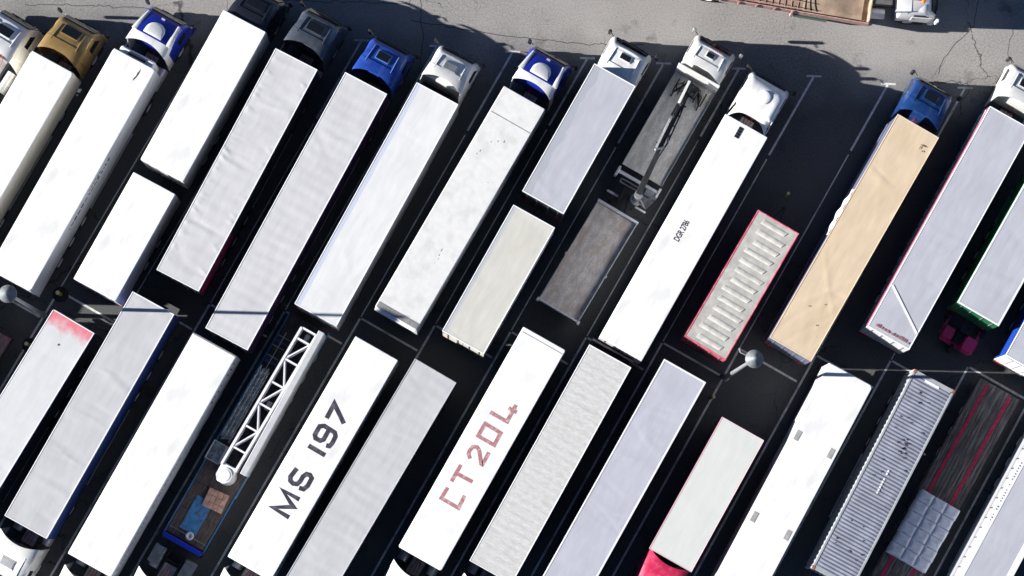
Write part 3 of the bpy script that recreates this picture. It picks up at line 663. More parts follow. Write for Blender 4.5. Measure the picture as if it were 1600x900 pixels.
MB().beam((-1.75, 0.05, 3.16), (0.0, 0.18, 3.2), 0.10, 0.2).build('boom_section', alu, t9, 0.01)
MB().beam((-2.2, -0.16, 2.95), (1.05, 0.02, 2.9), 0.22, 0.22).build('boom_section', dk, t9, 0.015)
MB().beam((1.0, 0.2, 3.15), (2.35, 0.28, 3.15), 0.14, 0.16).build('boom_tip', pearl, t9, 0.01)
MB().beam((0.9, 0.0, 2.85), (2.35, 0.06, 2.85), 0.2, 0.2).build('boom_section', dk, t9, 0.015)
for a, b in (((-1.9, 0.06, 3.15), (-1.5, -0.3, 3.05)), ((-1.2, -0.34, 3.0), (-0.7, -0.2, 2.9)), ((0.8, 0.22, 3.1), (1.1, -0.02, 2.9)), ((2.3, 0.2, 3.1), (2.42, 0.0, 1.9))): MB().beam(a, b, 0.12, 0.12).build('hydraulic_link', galv, t9, 0.01)
MB().beam((-1.7, -0.06, 3.05), (0.9, 0.1, 3.1), 0.1, 0.14).build('hydraulic_cylinder', dk, t9, 0.01)
MB().beam((0.2, 0.2, 3.1), (0.95, 0.22, 3.1), 0.14, 0.16).build('hydraulic_cylinder', dk, t9, 0.01)
MB().beam((1.2, 0.08, 3.08), (2.4, 0.16, 3.08), 0.08, 0.12).build('hydraulic_cylinder', dk, t9, 0.01)
for q in range(6): MB().box(-1.5 + 0.62*q, -1.42 + 0.62*q, -0.26, 0.2, 2.98, 3.02).build('hose_clamp', dk, t9)
mb = MB()
for q in (-0.28, -0.32): mb.tube([(-4.2, -0.4 + q*.3, 3.15), (-2.2, q, 3.2), (-1.2, q - .06, 3.0), (0.4, q + .1, 3.0), (1.4, q + .25, 3.0), (2.2, q + .2, 2.7)], 0.022, 6)
mb.build('hydraulic_hose', dk, t9)
for s_, w_ in ((-0.9, .35), (-0.45, .28), (0.5, .4), (0.8, .3)): MB().box(1.75, 2.45, s_, s_ + 0.07, 1.35, 1.35 + w_*2).build('grab_tine', dk, t9, 0.01)
mb = MB(); r = random.Random(11)
for q in range(7):
    y0 = -0.75 + 0.25 * q; mb.tube([(2.3, y0 * .6, 2.7), (2.1 + r.uniform(-.3, .3), y0 + r.uniform(-.2, .2), 1.9 + r.uniform(-.2, .2)), (1.9 + r.uniform(-.2, .2), y0 + r.uniform(-.25, .25), 1.45)], 0.03, 6)
mb.build('hydraulic_hose', dk, t9)
gb = MB(); 
for s in (-1, 1): gb.beam((2.55, s*0.3, 1.9), (1.75, s*0.78, 1.5), 0.09, 0.12); gb.beam((1.75, s*0.78, 1.5), (1.5, s*0.8, 1.3), 0.09, 0.1)
gb.box(2.2, 2.55, -0.35, 0.35, 1.6, 1.95); gb.build('grab', dk, t9, 0.01)
mo = MB().box(-4.05, -3.7, -1.15, -0.6, 1.1, 1.6); mo.box(-4.6, -4.1, -0.95, -0.62, 1.1, 1.5); mo.build('valve_block', galv, t9, 0.02)
mb = MB()
for q in range(5): mb.tube([(-3.8 - 0.1*q, -1.1 + .04*q, 1.6), (-4.2, -1.25 + 0.1*q, 1.8), (-4.7, -1.1 + 0.07*q, 1.5), (-4.45, -0.6, 1.9)], 0.025, 6)
mb.build('hydraulic_hose', galv, t9)
MB().box(-4.86, -4.76, -1.2, -0.55, 1.0, 1.14).build('control_bracket', whiterail, t9, 0.01)

# ---- its low drawbar trailer
t9b = thing('drawbar_trailer', 'low open flatbed trailer with rusty grey deck and white end rails', 'trailer', 7.38, 15.96, 59.0)
undergear(t9b, 0.0, 6.34, (2.4, 3.9), legs=False, guards=False)
dg = MB()
for s in (-1, 1): dg.beam((2.9, s*0.45, 0.8), (4.4, s*0.04, 0.72), 0.1, 0.12)
dg.build('drawbar', steel, t9b)
MB().box(-3.08, 3.08, -1.2, 1.2, 1.16, 1.26).build('deck', mat('rusty_bed', (0.86, 0.77, 0.69), 0.7, var=0.16, scale=2.4, stretch=(0.8, 1.6, 1), fine=0.4, fscale=12, stain=(0.48, 0.36, 0.25), stain_amt=0.8, sscale=0.8), t9b)
for s in (-1, 1):
    MB().box(-3.1, 3.1, s*1.205, s*1.255, 1.1, 1.58).build('side_board', mat('board_grey', (0.5, 0.5, 0.51), 0.6), t9b, 0.006)
    MB().box(-0.3, -0.2, s*1.256, s*1.31, 1.1, 1.62).build('board_post', whiterail, t9b)
MB().box(3.12, 3.24, -1.27, 1.27, 1.1, 1.66).build('end_board', whiterail, t9b, 0.01)
MB().box(-3.22, -3.12, -1.27, 1.27, 1.1, 1.6).build('end_board', whiterail, t9b, 0.01)
for s in (-1, 1): MB().box(-3.3, -3.1, s*1.2, s*1.34, 1.08, 1.64).build('corner_post', whiterail, t9b)

# ---- DGR trailer
t10 = semi('plain white trailer with DGR 2786 in small dark letters on its roof', 12.38, 16.99, 60.41, 13.9, white, whiteside, W=2.6, kind='hard', corner=0.06)
fc = bpy.data.curves.new('lettering', 'FONT'); fc.body = 'DGR 2786'; fc.size = 0.46; fc.extrude = 0.0015; fc.offset = 0.012; fc.space_character = 0.94
fo = bpy.data.objects.new('roof_lettering', fc); COL.objects.link(fo)
dg_ = bpy.context.evaluated_depsgraph_get(); fm = bpy.data.meshes.new_from_object(fo.evaluated_get(dg_)); bpy.data.objects.remove(fo)
fm.materials.clear(); fm.materials.append(inkm)
fo = bpy.data.objects.new('roof_lettering', fm); COL.objects.link(fo); fo.parent = t10; fo.location = (-0.42, 0.12, 4.0025); fo.scale = (0.66, 1.0, 1)
for q in range(4):
    MB().box(6.08 + 0.165*q, 6.22 + 0.165*q, 0.06, 0.31, 4.0005, 4.02).build('roof_vent', blackp, t10)
MB().box(-7.1, -6.98, 0.35, 1.1, 1.2, 1.32).build('rear_rail', whiterail, t10)
tractor('all-white tractor unit with a smooth rounded roof pod and round cap', 17.45, 25.95, 60.0, white, style='round', visor=False)

# ---- pink framed ribbed container trailer
t10b = drawbar('short trailer with pink-red edges and a grey roof of pale cross ribs', 15.51, 14.45, 59.42, 7.96, silverrib, pinkp, H=3.6, seed=10, wr=10, amp=0.01, rail_m=pinkp, rear_m=pinkp, rail=0.07)
for q in range(13):
    xx = -3.55 + q * 0.59
    w0 = 0.80 if q % 2 else 0.72; off = 0.08 * math.sin(q * 1.7)
    MB().add([(xx - .15, -w0 + off, 3.592), (xx + .15, -w0 + off - .1, 3.592), (xx + .15, w0 + off - .1, 3.592), (xx - .15, w0 + off, 3.592), (xx - .10, -w0 + off, 3.615), (xx + .10, -w0 + off - .1, 3.615), (xx + .10, w0 + off - .1, 3.615), (xx - .10, w0 + off, 3.615)],
             [(0,3,2,1),(4,5,6,7),(0,1,5,4),(1,2,6,5),(2,3,7,6),(3,0,4,7)]).build('roof_rib', ribpale, t10b)

# ---- tan trailer
t11 = semi('tan orange tarp trailer with long wrinkles, behind the dark blue cab', 21.57, 17.0, 59.69, 14.05, tan, slate, seed=11, wr=22, amp=0.014, slant=2.2, rail_m=tan, rear_m=slate, rail=0.05)
mb = MB(); r = random.Random(5)
def flap(u, v):
    return (-0.6 + 2.9 * u, 1.29 + (0.05 + 0.10 * math.sin(u * 3.1)) * v + 0.03 * math.sin(u * 23 + v * 3), 3.75 - 0.5 * v + 0.05 * math.sin(u * 17 + 4 * v))
mb.sheet(flap, 26, 5, 0.012).build('torn_curtain', whiterail, t11)
MB().box(-6.9, 6.9, 1.283, 1.35, 1.2, 1.5).build('side_rail', slate, t11, 0.01)
marks(t11, [(6.2, -0.75, .04, .18), (6.05, -0.65, .14, .03), (5.9, -.85, .05, .05), (-4.5, .3, .05, .04), (-5.2, -.55, .06, .04), (-4.0, -.4, .04, .04)], mat('brown_mark', (0.2, 0.13, 0.07), 0.9), 4.02, seed=12)
tractor('dark blue tractor unit with a square dark roof hatch and a pale visor stripe', 26.5, 25.7, 60.0, blue3, hatch_x=-1.1, hatch_w=0.36, hatch_l=0.56, ridge_m=blue3, rear_m=blue3)

# ---- grey trailer with pink rail
t12 = semi('light grey tarp trailer with pink side rail and a diagonal white strap', 26.71, 17.55, 60.2, 13.8, g_cool, whiteside, seed=12, wr=16, amp=0.007, slant=0.8, rail_m=whiterail, straps=22)
MB().box(-6.85, 6.85, 1.277, 1.32, 3.5, 3.66).build('pink_rail', mat('pink_rail', (0.42, 0.07, 0.14), 0.5, var=0.2, scale=6), t12, 0.01)
MB().stroke([(-4.3, 1.2), (-5.95, -1.2)], 0.13, 4.006, 0.008).build('strap', whiterail, t12, smooth=0)
mb = MB(); r = random.Random(8); yy = 0.95
while yy > -1.05:
    h = r.uniform(.1, .2); mb.box(-6.68, -6.68 + h, yy, yy - r.uniform(.03, .1), 4.008, 4.022); yy -= r.uniform(.09, .16)
mb.build('frayed_print', mat('pale_red_print', (0.42, 0.2, 0.2), 0.8), t12, smooth=0)
tractor_for(t12, 13.8, 'white tractor unit cut by the right edge, with a dark roof hatch', pearl, hatch_x=-1.2, hatch_w=0.42)

t13 = semi('pale grey trailer with green side and rear above the pink forklift', 30.9, 17.6, 59.7, 11.0, g_cool, green, seed=13, wr=12, amp=0.012, slant=0.9, rail_m=whiterail, rear_m=green, rail=0.09)
t14 = semi('grey trailer with blue side and white tailgate, cut by the right edge', 33.15, 14.35, 60.0, 10.0, g_cool, blueside, seed=14, wr=10, amp=0.01, rail_m=whiterail, rear_m=whiterail, group='long semi-trailers parked side by side')
for q in range(5): MB().box(-5.07, -5.035, -1.2 + 0.49*q, -0.78 + 0.49*q, 1.5, 3.8).build('tailgate_panel', whiterail, t14, 0.01)

# ---- truck-mounted forklift
fk = thing('forklift', 'small three-wheeled pink-red forklift standing behind the green trailer', 'forklift', 27.85, 12.05, 59.7)
fkp = paint('forklift_pink', (0.62, 0.03, 0.15))
MB().loft([rrect(-1.0, -0.1, 0.36, 0.12, 0.5), rrect(-1.02, -0.1, 0.38, 0.14, 1.1), rrect(-0.95, -0.16, 0.33, 0.12, 1.35)]).build('engine_cover', fkp, fk).location = (0.2, -0.62, 0)
MB().loft([rrect(-0.75, -0.1, 0.3, 0.1, 0.5), rrect(-0.77, -0.1, 0.32, 0.1, 0.9), rrect(-0.7, -0.14, 0.28, 0.1, 1.0)]).build('counterweight', fkp, fk).location = (0.2, 0.66, 0)
for s in (-1, 1): MB().beam((-0.4, s*0.95, 0.35), (0.75, s*0.95, 0.35), 0.16, 0.2).build('frame_arm', fkp, fk, 0.02)
MB().box(-0.75, -0.5, -0.9, 0.9, 0.3, 0.5).build('rear_frame', fkp, fk, 0.02)
for x_, y_ in ((0.7, -1.08), (0.7, 1.08), (-0.85, 0.1)): wheel(fk, x_, y_, 0.22, 0.3, steel)
ms = MB()
for s in (-1, 1): ms.beam((0.1, s*0.25, 0.3), (0.1, s*0.25, 1.9), 0.1, 0.12)
for zz in (0.5, 1.2, 1.8): ms.beam((0.1, -0.25, zz), (0.1, 0.25, zz), 0.06, 0.08)
ms.build('mast', steel, fk)
for s in (-1, 1): MB().beam((0.2, s*0.25, 0.85), (1.1, s*0.25, 0.85), 0.1, 0.05).build('fork', steel, fk)
MB().loft([rrect(-0.55, -0.15, 0.22, 0.08, 0.75), rrect(-0.55, -0.12, 0.22, 0.08, 0.9)]).build('seat', blackp, fk)
MB().tube([(-0.05, 0.1, 0.9), (-0.1, 0.1, 1.15)], 0.02).build('steering_column', steel, fk)

# ================================================================== LOWER ROW (cabs down-left)
def flatbed(label, x, y, th, L, deckm, W=2.5, name='flatbed_trailer', group=None, planks=0):
    t = thing(name, label, 'trailer', x, y, th, group)
    undergear(t, 0.0, L, (2.0, 3.3, 4.6))
    MB().box(-L/2 + 0.05, L/2 - 0.05, -W/2 + 0.06, W/2 - 0.06, 1.13, 1.2).build('floor_frame', steel, t)
    if planks:
        pw = (W - 0.16) / planks; base = None
        nl = 4; pl = (L - 0.1) / nl
        for i in range(planks):
            for j in range(nl):
                if base is None: base = MB().box(0, pl - 0.012, 0, pw - 0.012, 0, 0.045).build('plank', deckm, t, 0.004); o = base
                else: o = share(base, t)
                o.location = (-L/2 + 0.05 + j * pl, -W/2 + 0.08 + i * pw, 1.205 + 0.006 * ((i * 7 + j * 3) % 3))
    for s in (-1, 1): MB().box(-L/2, L/2, s*(W/2 - 0.055), s*W/2, 1.08, 1.27).build('side_rail', steel, t, 0.008)
    MB().box(-L/2 - 0.05, -L/2 - 0.002, -W/2, W/2, 1.0, 1.28).build('rear_rail', steel, t, 0.008)
    return t
bw = mat('brown_deck', (0.40, 0.24, 0.23), 0.85, world=True, var=0.3, scale=4, stretch=(0.5, 4, 1), fine=0.5, fscale=20)
flatbed('brown plank flatbed trailer at the left edge below the lamp', -28.2, 6.35, -119.5, 13.6, bw, planks=10)

def pink_stain(m):
    """red dye washed over one end of the tarp"""
    n = m.node_tree; b = n.nodes['Principled BSDF']; L = n.links.new; old = b.inputs['Base Color'].links[0].from_socket
    tc = n.nodes.new('ShaderNodeTexCoord'); sp = n.nodes.new('ShaderNodeSeparateXYZ'); L(tc.outputs['Object'], sp.inputs[0])
    nz = n.nodes.new('ShaderNodeTexNoise'); nz.inputs['Scale'].default_value = 2.2; nz.inputs['Detail'].default_value = 6; L(tc.outputs['Object'], nz.inputs['Vector'])
    ma = n.nodes.new('ShaderNodeMath'); ma.operation = 'MULTIPLY_ADD'; L(nz.outputs['Fac'], ma.inputs[0]); ma.inputs[1].default_value = -1.3; 
    mc = n.nodes.new('ShaderNodeMath'); mc.operation = 'MULTIPLY'; L(sp.outputs['X'], mc.inputs[0]); mc.inputs[1].default_value = -1.0; L(mc.outputs[0], ma.inputs[2])
    mr = n.nodes.new('ShaderNodeMapRange'); mr.inputs['From Min'].default_value = 5.25; mr.inputs['From Max'].default_value = 5.9; mr.inputs['To Max'].default_value = 0.85; L(ma.outputs[0], mr.inputs['Value'])
    x = n.nodes.new('ShaderNodeMix'); x.data_type = 'RGBA'; L(mr.outputs[0], x.inputs['Factor']); L(old, x.inputs['A']); x.inputs['B'].default_value = (0.62, 0.10, 0.14, 1); L(x.outputs['Result'], b.inputs['Base Color'])
    return m
stained = pink_stain(tarp('red_stained_tarp', (0.565, 0.576, 0.582), var=0.04))
b1 = semi('white tarp trailer with red staining across its upper end', -23.5, 6.5, -120.4, 13.6, stained, darkside, seed=21, wr=14, amp=0.012, rail_m=whiterail)
marks(b1, [(-5.3, -0.05, .07, .05)], grime, 4.005, seed=3)
b2 = semi('light grey wrinkled tarp trailer with a navy blue side', -19.12, 7.42, -118.7, 13.53, g_light, navy, seed=22, wr=34, amp=0.014, slant=0.3, rail_m=whiterail, corner=0.1)
tractor_for(b2, 13.53, 'white tractor unit with a grey roof hatch in the bottom left corner', pearl, gap=3.3, hatch_m=greyhatch, hatch_x=-1.2, hatch_w=0.36, hatch_l=0.42, ridge_m=pearl)
b3 = semi('bright white trailer with scuffed grey side marked by dark dashes', -15.8, 5.33, -118.8, 13.3, white, whiteside, kind='hard', corner=0.06, W=2.6, unit=None)
MB().box(-6.64, -6.56, -1.28, 1.28, 4.0005, 4.03).build('rear_frame', galv, b3)
mb = MB(); r = random.Random(9); xx = -0.5
while xx < 6.4:
    wd = r.choice((.12, .2, .26)); mb.box(xx, xx + wd, 1.2925, 1.296, 3.0, 3.12 + r.uniform(0, .08)); xx += wd + r.uniform(.08, .2)
for q in range(9): mb.box(-6.3 + q * 0.34, -6.2 + q * 0.34, 1.2925, 1.296, 2.9 + r.uniform(-.3, .3), 3.2 + r.uniform(-.1, .2))
mb.build('side_marking', grime, b3, smooth=0)
tractor_for(b3, 13.3, 'white tractor unit at the bottom edge, under the trailer with the scuffed side', white, style='hatch', gap=3.2)

# ---- flatbed loaded with a lattice crane
b4 = thing('flatbed_trailer', 'blue-fronted flatbed trailer with wooden deck carrying a white lattice crane', 'trailer', -14.37, 0.765, -119.2)
undergear(b4, -6.8, 13.6, (1.6, 2.9, 4.2), frame_top=1.1)
MB().box(-13.5, -0.02, -1.16, 1.16, 1.12, 1.19).build('floor_frame', steel, b4)
dw = mat('old_deck_boards', (0.16, 0.125, 0.11), 0.85, world=True, var=0.3, scale=5, stretch=(0.5, 4, 1), fine=0.5, fscale=24)
base = None
for i in range(9):
    for j in range(3):
        if base is None: base = MB().box(0, 1.52, 0, 0.243, 0, 0.045).build('plank', dw, b4, 0.004); o = base
        else: o = share(base, b4)
        o.location = (-4.68 + j * 1.55, -1.14 + i * 0.254, 1.195 + 0.005 * ((i * 5 + j) % 3))
dbl = paint('deck_blue', (0.05, 0.22, 0.5), stain=(0.1, 0.08, 0.06), stain_amt=0.5, sscale=3)
for s in (-1, 1): MB().box(-13.55, 0.0, s*1.17, s*1.23, 1.05, 1.3).build('side_rail', dbl, b4, 0.008)
MB().box(-2.5, -0.55, -0.62, 0.38, 1.262, 1.275).build('steel_plate', mat('blue_plate', (0.08, 0.30, 0.62), 0.6, var=0.15, scale=3, fine=0.3, fscale=9, stain=(0.08, 0.08, 0.08), stain_amt=0.8, sscale=4), b4)
MB().loft([[(0.02, -1.22, 1.0), (0.02, 1.24, 1.0), (0.02, 1.24, 1.9), (0.02, -1.22, 1.9)], [(0.28, -1.1, 1.0), (0.28, 1.14, 1.0), (0.28, 1.14, 1.85), (0.28, -1.1, 1.85)]]).build('front_bulkhead', paint('cobalt_blue', (0.01, 0.04, 0.55)), b4, 0.02)
MB().tube([(-0.38, -1.1, 1.42), (-0.38, 1.12, 1.42)], 0.02, 6).build('cross_bar', galv, b4)
MB().lathe([(0.07, 1.36), (0.07, 1.44), (0.12, 1.5), (0.2, 1.5), (0.23, 1.42), (0.2, 1.34)], (-0.4, 0.14, 0), n=18).build('winch_wheel', whiterail, b4)
g0 = 'load on the blue-fronted flatbed'
pl = thing('pallet', 'square reddish board pallet lying on the blue-fronted flatbed deck', 'pallet', 0, 0)
pm = mat('reddish_boards', (0.78, 0.47, 0.35), 0.8, world=True, var=0.25, scale=3, fine=0.4, fscale=20)
u4 = (math.cos(R(-119.2)), math.sin(R(-119.2))); n4 = (-u4[1], u4[0])
def w4(s, t): return (-14.37 + u4[0]*s + n4[0]*t, 0.765 + u4[1]*s + n4[1]*t)
px, py = w4(-2.72, 0.39); pl.location = (px, py, 1.29); pl.rotation_euler = (0, 0, R(-119.2 + 5))
base = None
for i in range(3):
    for j in range(4):
        if base is None: base = MB().box(-0.17, 0.17, -0.135, 0.135, 0.06, 0.10).build('board', pm, pl, 0.006); o = base
        else: o = share(base, pl)
        o.location = (-0.36 + i * 0.36, -0.435 + j * 0.29, 0.0)
for s in (-1, 0, 1): MB().box(-0.52, 0.52, s*0.5 - 0.04, s*0.5 + 0.04, 0.0, 0.058).build('runner', pm, pl)
# lattice crane
lc = thing('lattice_crane', 'white lattice boom with round turntable lying on the blue-fronted flatbed', 'crane', *w4(-4.15, 0.3), -119.2, z=1.3)
wm = whiterail
def LB(mb, a, b, wd, h=None): return mb.beam((a[0] + 4.15, a[1] - 0.3, a[2]), (b[0] + 4.15, b[1] - 0.3, b[2]), wd, h)
zt, zb = 2.05, 1.2
a0, a1 = -13.0, -4.6
for y0, y1 in ((-0.03, -0.12), (0.88, 0.72)):
    for z in (zb, zt): LB(MB(), (a0, y0, z), (a1, y1, z), 0.13).build('chord', wm, lc)
nodes = [-13.0, -12.38, -11.1, -9.7, -8.38, -7.0, -5.7]
def yl(x): return -0.03 - 0.09 * (x - a0) / (a1 - a0)
def yr(x): return 0.88 - 0.16 * (x - a0) / (a1 - a0)
for i, x in enumerate(nodes):
    for z in (zb, zt): LB(MB(), (x, yl(x) + 0.07, z), (x, yr(x) - 0.07, z), 0.1).build('cross_member', wm, lc)
    for f in (yl, yr): LB(MB(), (x, f(x), zb + 0.07), (x, f(x), zt - 0.07), 0.07).build('post', wm, lc)
for xx in (-12.6, -8.5): LB(MB(), (xx, 0.42, 0.0), (xx, 0.42, zb), 0.25, 0.5).build('trestle', galv, lc)
for i in range(1, len(nodes) - 1):
    xa, xb_ = nodes[i], nodes[i+1]
    if i % 2: p, q = (xa + .07, yr(xa) - .1), (xb_ - .07, yl(xb_) + .1)
    else: p, q = (xa + .07, yl(xa) + .1), (xb_ - .07, yr(xb_) - .1)
    if i % 2 == 0: p, q = (xa + .07, yl(xa) + .1), (xb_ - .07, yr(xb_) - .1)
    for z in (zb, zt): LB(MB(), (*p, z), (*q, z), 0.075).build('diagonal', wm, lc)
MB().lathe([(0.05, 0.0), (0.5, 0.0), (0.42, 1.5), (0.42, 2.1), (0.36, 2.1), (0.355, 2.085), (0.33, 2.085), (0.325, 2.12), (0.05, 2.12)], (0, 0, 0), n=28).build('turntable', wm, lc)
MB().prism([(-0.6, -0.42), (0.15, -0.42), (0.42, -0.2), (0.42, 0.2), (0.15, 0.44), (-0.6, 0.44)], 1.0, 2.05).build('boom_root', wm, lc, 0.04)
# long white counter-beam beside it
cbm = tag(MB().box(-4.35, 4.3, -0.17, 0.17, 0, 2.2).build('steel_beam', paint('beam_grey_white', (0.5, 0.51, 0.53)), None, 0.02), 'long white box beam lying beside the lattice boom on the flatbed', 'beam', g0)
cbm.location = (*w4(-8.95, 1.1), 1.3); cbm.rotation_euler = (0, 0, R(-119.2 + 0.9))
# bundle of grey pipes
pb = thing('pipe_bundle', 'bundle of weathered grey pipes left of the lattice boom on the flatbed', 'pipes', *w4(-8.1, -0.72), -119.2, z=1.3)
for xx in (-1.7, 0.0, 1.7): MB().box(xx - .08, xx + .08, -0.32, 0.32, 0.0, 0.99).build('cradle', steel, pb)
pipem = mat('weathered_pipe', (0.52, 0.58, 0.62), 0.6, 0.2, var=0.35, scale=5, fine=0.4, fscale=12)
base = None
for k in range(6):
    y = -0.27 + 0.108 * k
    if base is None: base = MB().tube([(-2.15, 0, 0), (2.2, 0, 0)], 0.052, 10).build('pipe', pipem, pb); o = base
    else: o = share(base, pb)
    o.location = (0.05 * ((k * 3) % 4), y, 1.05 if k % 2 else 1.12)
for xx in (-1.9, -1.1, -0.4, 0.3, 0.9, 1.8): MB().box(xx, xx + 0.05, -0.33, 0.33, 1.165, 1.19).build('band', galv, pb)
crt = thing('crate', 'small open-topped grey crate with pale rim left of the turntable on the flatbed', 'crate', *w4(-5.0, -0.8), -119.2, z=1.3)
MB().box(-0.5, 0.5, -0.36, 0.36, 0, 0.5).build('crate_floor', pipem, crt)
for s in (-1, 1): MB().box(-0.54, 0.54, s*0.365, s*0.41, 0.0, 0.9).build('rim', whiterail, crt); MB().box(s*0.505, s*0.545, -0.362, 0.362, 0.0, 0.9).build('rim', whiterail, crt)
ld = thing('ladder', 'pale steel ladder at the far left end of the crane flatbed', 'ladder', *w4(-11.2, -0.72), -119.2, z=1.3)
MB().beam((-1.2, 0, 0.85), (1.3, 0, 0.85), 0.04).build('stringer', galv, ld)
for xx in (-0.9, -0.3, 0.3, 1.2): MB().beam((xx, -0.36, 0.89), (xx, 0.36, 0.89), 0.035).build('rung', galv, ld)
for s in (-0.6, 0.6): MB().box(s - .05, s + .05, -0.3, 0.3, 0.0, 0.825).build('support', paint('trestle_blue', (0.015, 0.04, 0.14)), ld)
tb4 = tractor_for(b4, 0.0, 'white tractor unit with ribbed grey boxes, in front of the blue bulkhead', white, gap=4.75, back=6.3, fairing=False)
for s in (-1, 1):
    bx = MB().box(-4.0, -2.95, s*0.6, s*1.24, 0.8, 1.35).build('ribbed_box', galv, tb4, 0.02)
    for q in range(6): MB().box(-3.95 + 0.17*q, -3.87 + 0.17*q, s*0.62, s*1.22, 1.351, 1.385).build('rib', galv, bx)

# ---- MS 197
b5 = semi('white trailer with MS 197 in large dark letters on its roof', -7.33, 5.14, -119.69, 13.4, white, whiteside, W=2.6, kind='hard', corner=0.05)
G = {'m': [[(3.34, .47), (3.31, -.53), (2.75, .40), (2.28, -.52), (2.26, .47)]],
     's': [[(0.91, -.47), (1.45, -.55), (1.64, -.45), (1.70, -.25), (1.62, -.05), (1.4, .02), (1.12, .02), (.92, .12), (.87, .30), (.98, .47), (1.42, .48), (1.68, .38), (1.74, .14)]],
     'one': [[(-.43, -.55), (-.42, .47)]],
     'nine': [[(-.9, .25), (-.95, .42), (-1.15, .47), (-1.55, .45), (-1.71, .3), (-1.74, -.35), (-1.6, -.55), (-1.1, -.55), (-.95, -.42), (-.96, -.14), (-1.1, -.02), (-1.62, -.03)]],
     'seven': [[(-2.15, -.45), (-3.02, -.48), (-2.36, .49)]]}
z = 4.001
for k, strokes in G.items():
    mb = MB()
    for st in strokes: mb.stroke(st, 0.245, z, 0.002); z += 0.0004
    o = mb.build('roof_letter', inkm, b5, smooth=0)
tractor_for(b5, 13.4, 'white tractor unit at the bottom edge pulling the trailer lettered MS 197', white, style='hatch', gap=3.2)
semi('mid grey tarp trailer with faint ripples, between the lettered trailers', -4.31, 3.9, -120.3, 13.6, g_light, darkside, seed=26, wr=50, amp=0.005, slant=0.4, bows=0.002, rail_m=alu)
b7 = semi('white trailer with CT 204 in faded red letters on its roof', 1.6, 5.67, -119.5, 13.4, paint('clean_white_roof', (0.8, 0.8, 0.8), var=0.02, stain=(0.6, 0.6, 0.6), stain_amt=0.5, sscale=0.8), darkside, W=2.58, kind='hard', corner=0.1)
z = 4.001
for st in ([(2.72, -.57), (3.37, -.59), (3.38, .46), (2.65, .42)], [(1.34, -.56), (2.35, -.56)], [(1.84, -.45), (1.82, .42)], [(.82, -.3), (.64, -.5), (.44, -.53), (.2, -.48), (.1, -.3), (.19, -.1), (.77, .35), (.77, .42), (.04, .41)],
           [(-1.19, -.52), (-1.16, .44), (-.43, .46), (-.44, -.53), (-1.19, -.52)], [(-1.85, -.59), (-1.85, .44), (-2.86, .41)], [(-2.52, .15), (-2.53, .64)]):
    MB().stroke(st, 0.205, z, 0.002).build('roof_letter', pinkink, b7, smooth=0); z += 0.0006
MB().box(-6.45, -6.41, -1.2, 1.2, 4.0005, 4.01).build('roof_seam', greyhatch, b7)
tractor_for(b7, 13.4, 'white tractor unit at the bottom edge pulling the trailer lettered CT 204', white, style='hatch', gap=3.3)
b8 = semi('dirty white trailer with close cross ribs and brown streaks on its roof', 5.22, 4.85, -119.1, 13.1, ribwhite, plum, seed=28, wr=40, amp=0.006, slant=0.12, bows=0.0035, pitch=0.42, rail_m=whiterail)
lf = thing('tail_lift', 'folded rusty tail lift at the upper end of the ribbed dirty white trailer', 'tail lift', 8.63, 10.98, -119.1, z=0.0)
MB().box(-0.06, 0.06, -1.25, 1.25, 1.5, 2.6).build('platform', paint('pinkish_grey', (0.35, 0.3, 0.3)), lf, 0.01)
MB().box(0.07, 0.2, -1.1, 1.1, 1.9, 2.1).build('lift_beam', steel, lf, 0.01)
for s in (-1, 1): MB().box(0.07, 0.26, s*0.75, s*0.95, 0.7, 1.89).build('lift_arm', steel, lf, 0.01)
tractor_for(b8, 13.1, 'white tractor unit at the bottom edge pulling the ribbed dirty white trailer', white, style='hatch', gap=3.3)
semi('lavender grey tarp trailer with bright white edges', 9.04, 3.88, -119.5, 13.6, g_lav, darkside, seed=29, wr=40, amp=0.010, slant=0.5, rail_m=whiterail, rail=0.085)
b10 = rigid('pale green-white box lorry with a crimson cab at the bottom edge', 13.49, 3.24, -119.49, 8.0, mint, plum, redp, H=3.9, gap=0.35, seed=30, wr=4, amp=0.004, rail_m=paint('pale_pink_rail', (0.7, 0.45, 0.5)), rail=0.03, cabkw=dict(style='plain', rear_m=redp))
b11 = semi('plain white trailer with four small grey roof patches', 17.99, 3.64, -118.7, 13.6, white, whiteside, kind='hard', corner=0.22, W=2.62)
for x_, y_ in ((-2.55, -1.0), (-2.55, 1.0), (2.36, -1.0), (2.36, 1.0)): MB().box(x_ - .28, x_ + .28, y_ - .13, y_ + .13, 4.0005, 4.014).build('roof_patch', mat('pale_patch', (0.36, 0.36, 0.35), 0.6), b11)

# ---- corrugated container on its skeletal trailer
CT = (22.91, 4.06); cth = -118.24
sk = thing('skeletal_trailer', 'dark skeletal trailer under the corrugated blue-grey container', 'trailer', CT[0], CT[1], cth)
undergear(sk, 0, 12.4, (1.8, 3.1, 4.4))
for xx in (-6.0, -0.1, 5.9): MB().box(xx - .1, xx + .1, -1.2, 1.2, 1.125, 1.28).build('bolster', steel, sk)
ct = thing('shipping_container', 'blue-grey corrugated shipping container with rusty orange corner castings', 'container', CT[0], CT[1], cth, z=1.3)
cm = mat('container_blue_grey', (0.26, 0.275, 0.34), 0.5, var=0.14, scale=1.2, fine=0.15, fscale=12, stain=(0.19, 0.20, 0.25), stain_amt=0.7, sscale=1.5)
cs = mat('container_side', (0.36, 0.38, 0.40), 0.5, var=0.1, scale=2, stain=(0.25, 0.26, 0.28), stain_amt=0.5)
Lc, Wc, Hc = 12.0, 2.44, 2.6
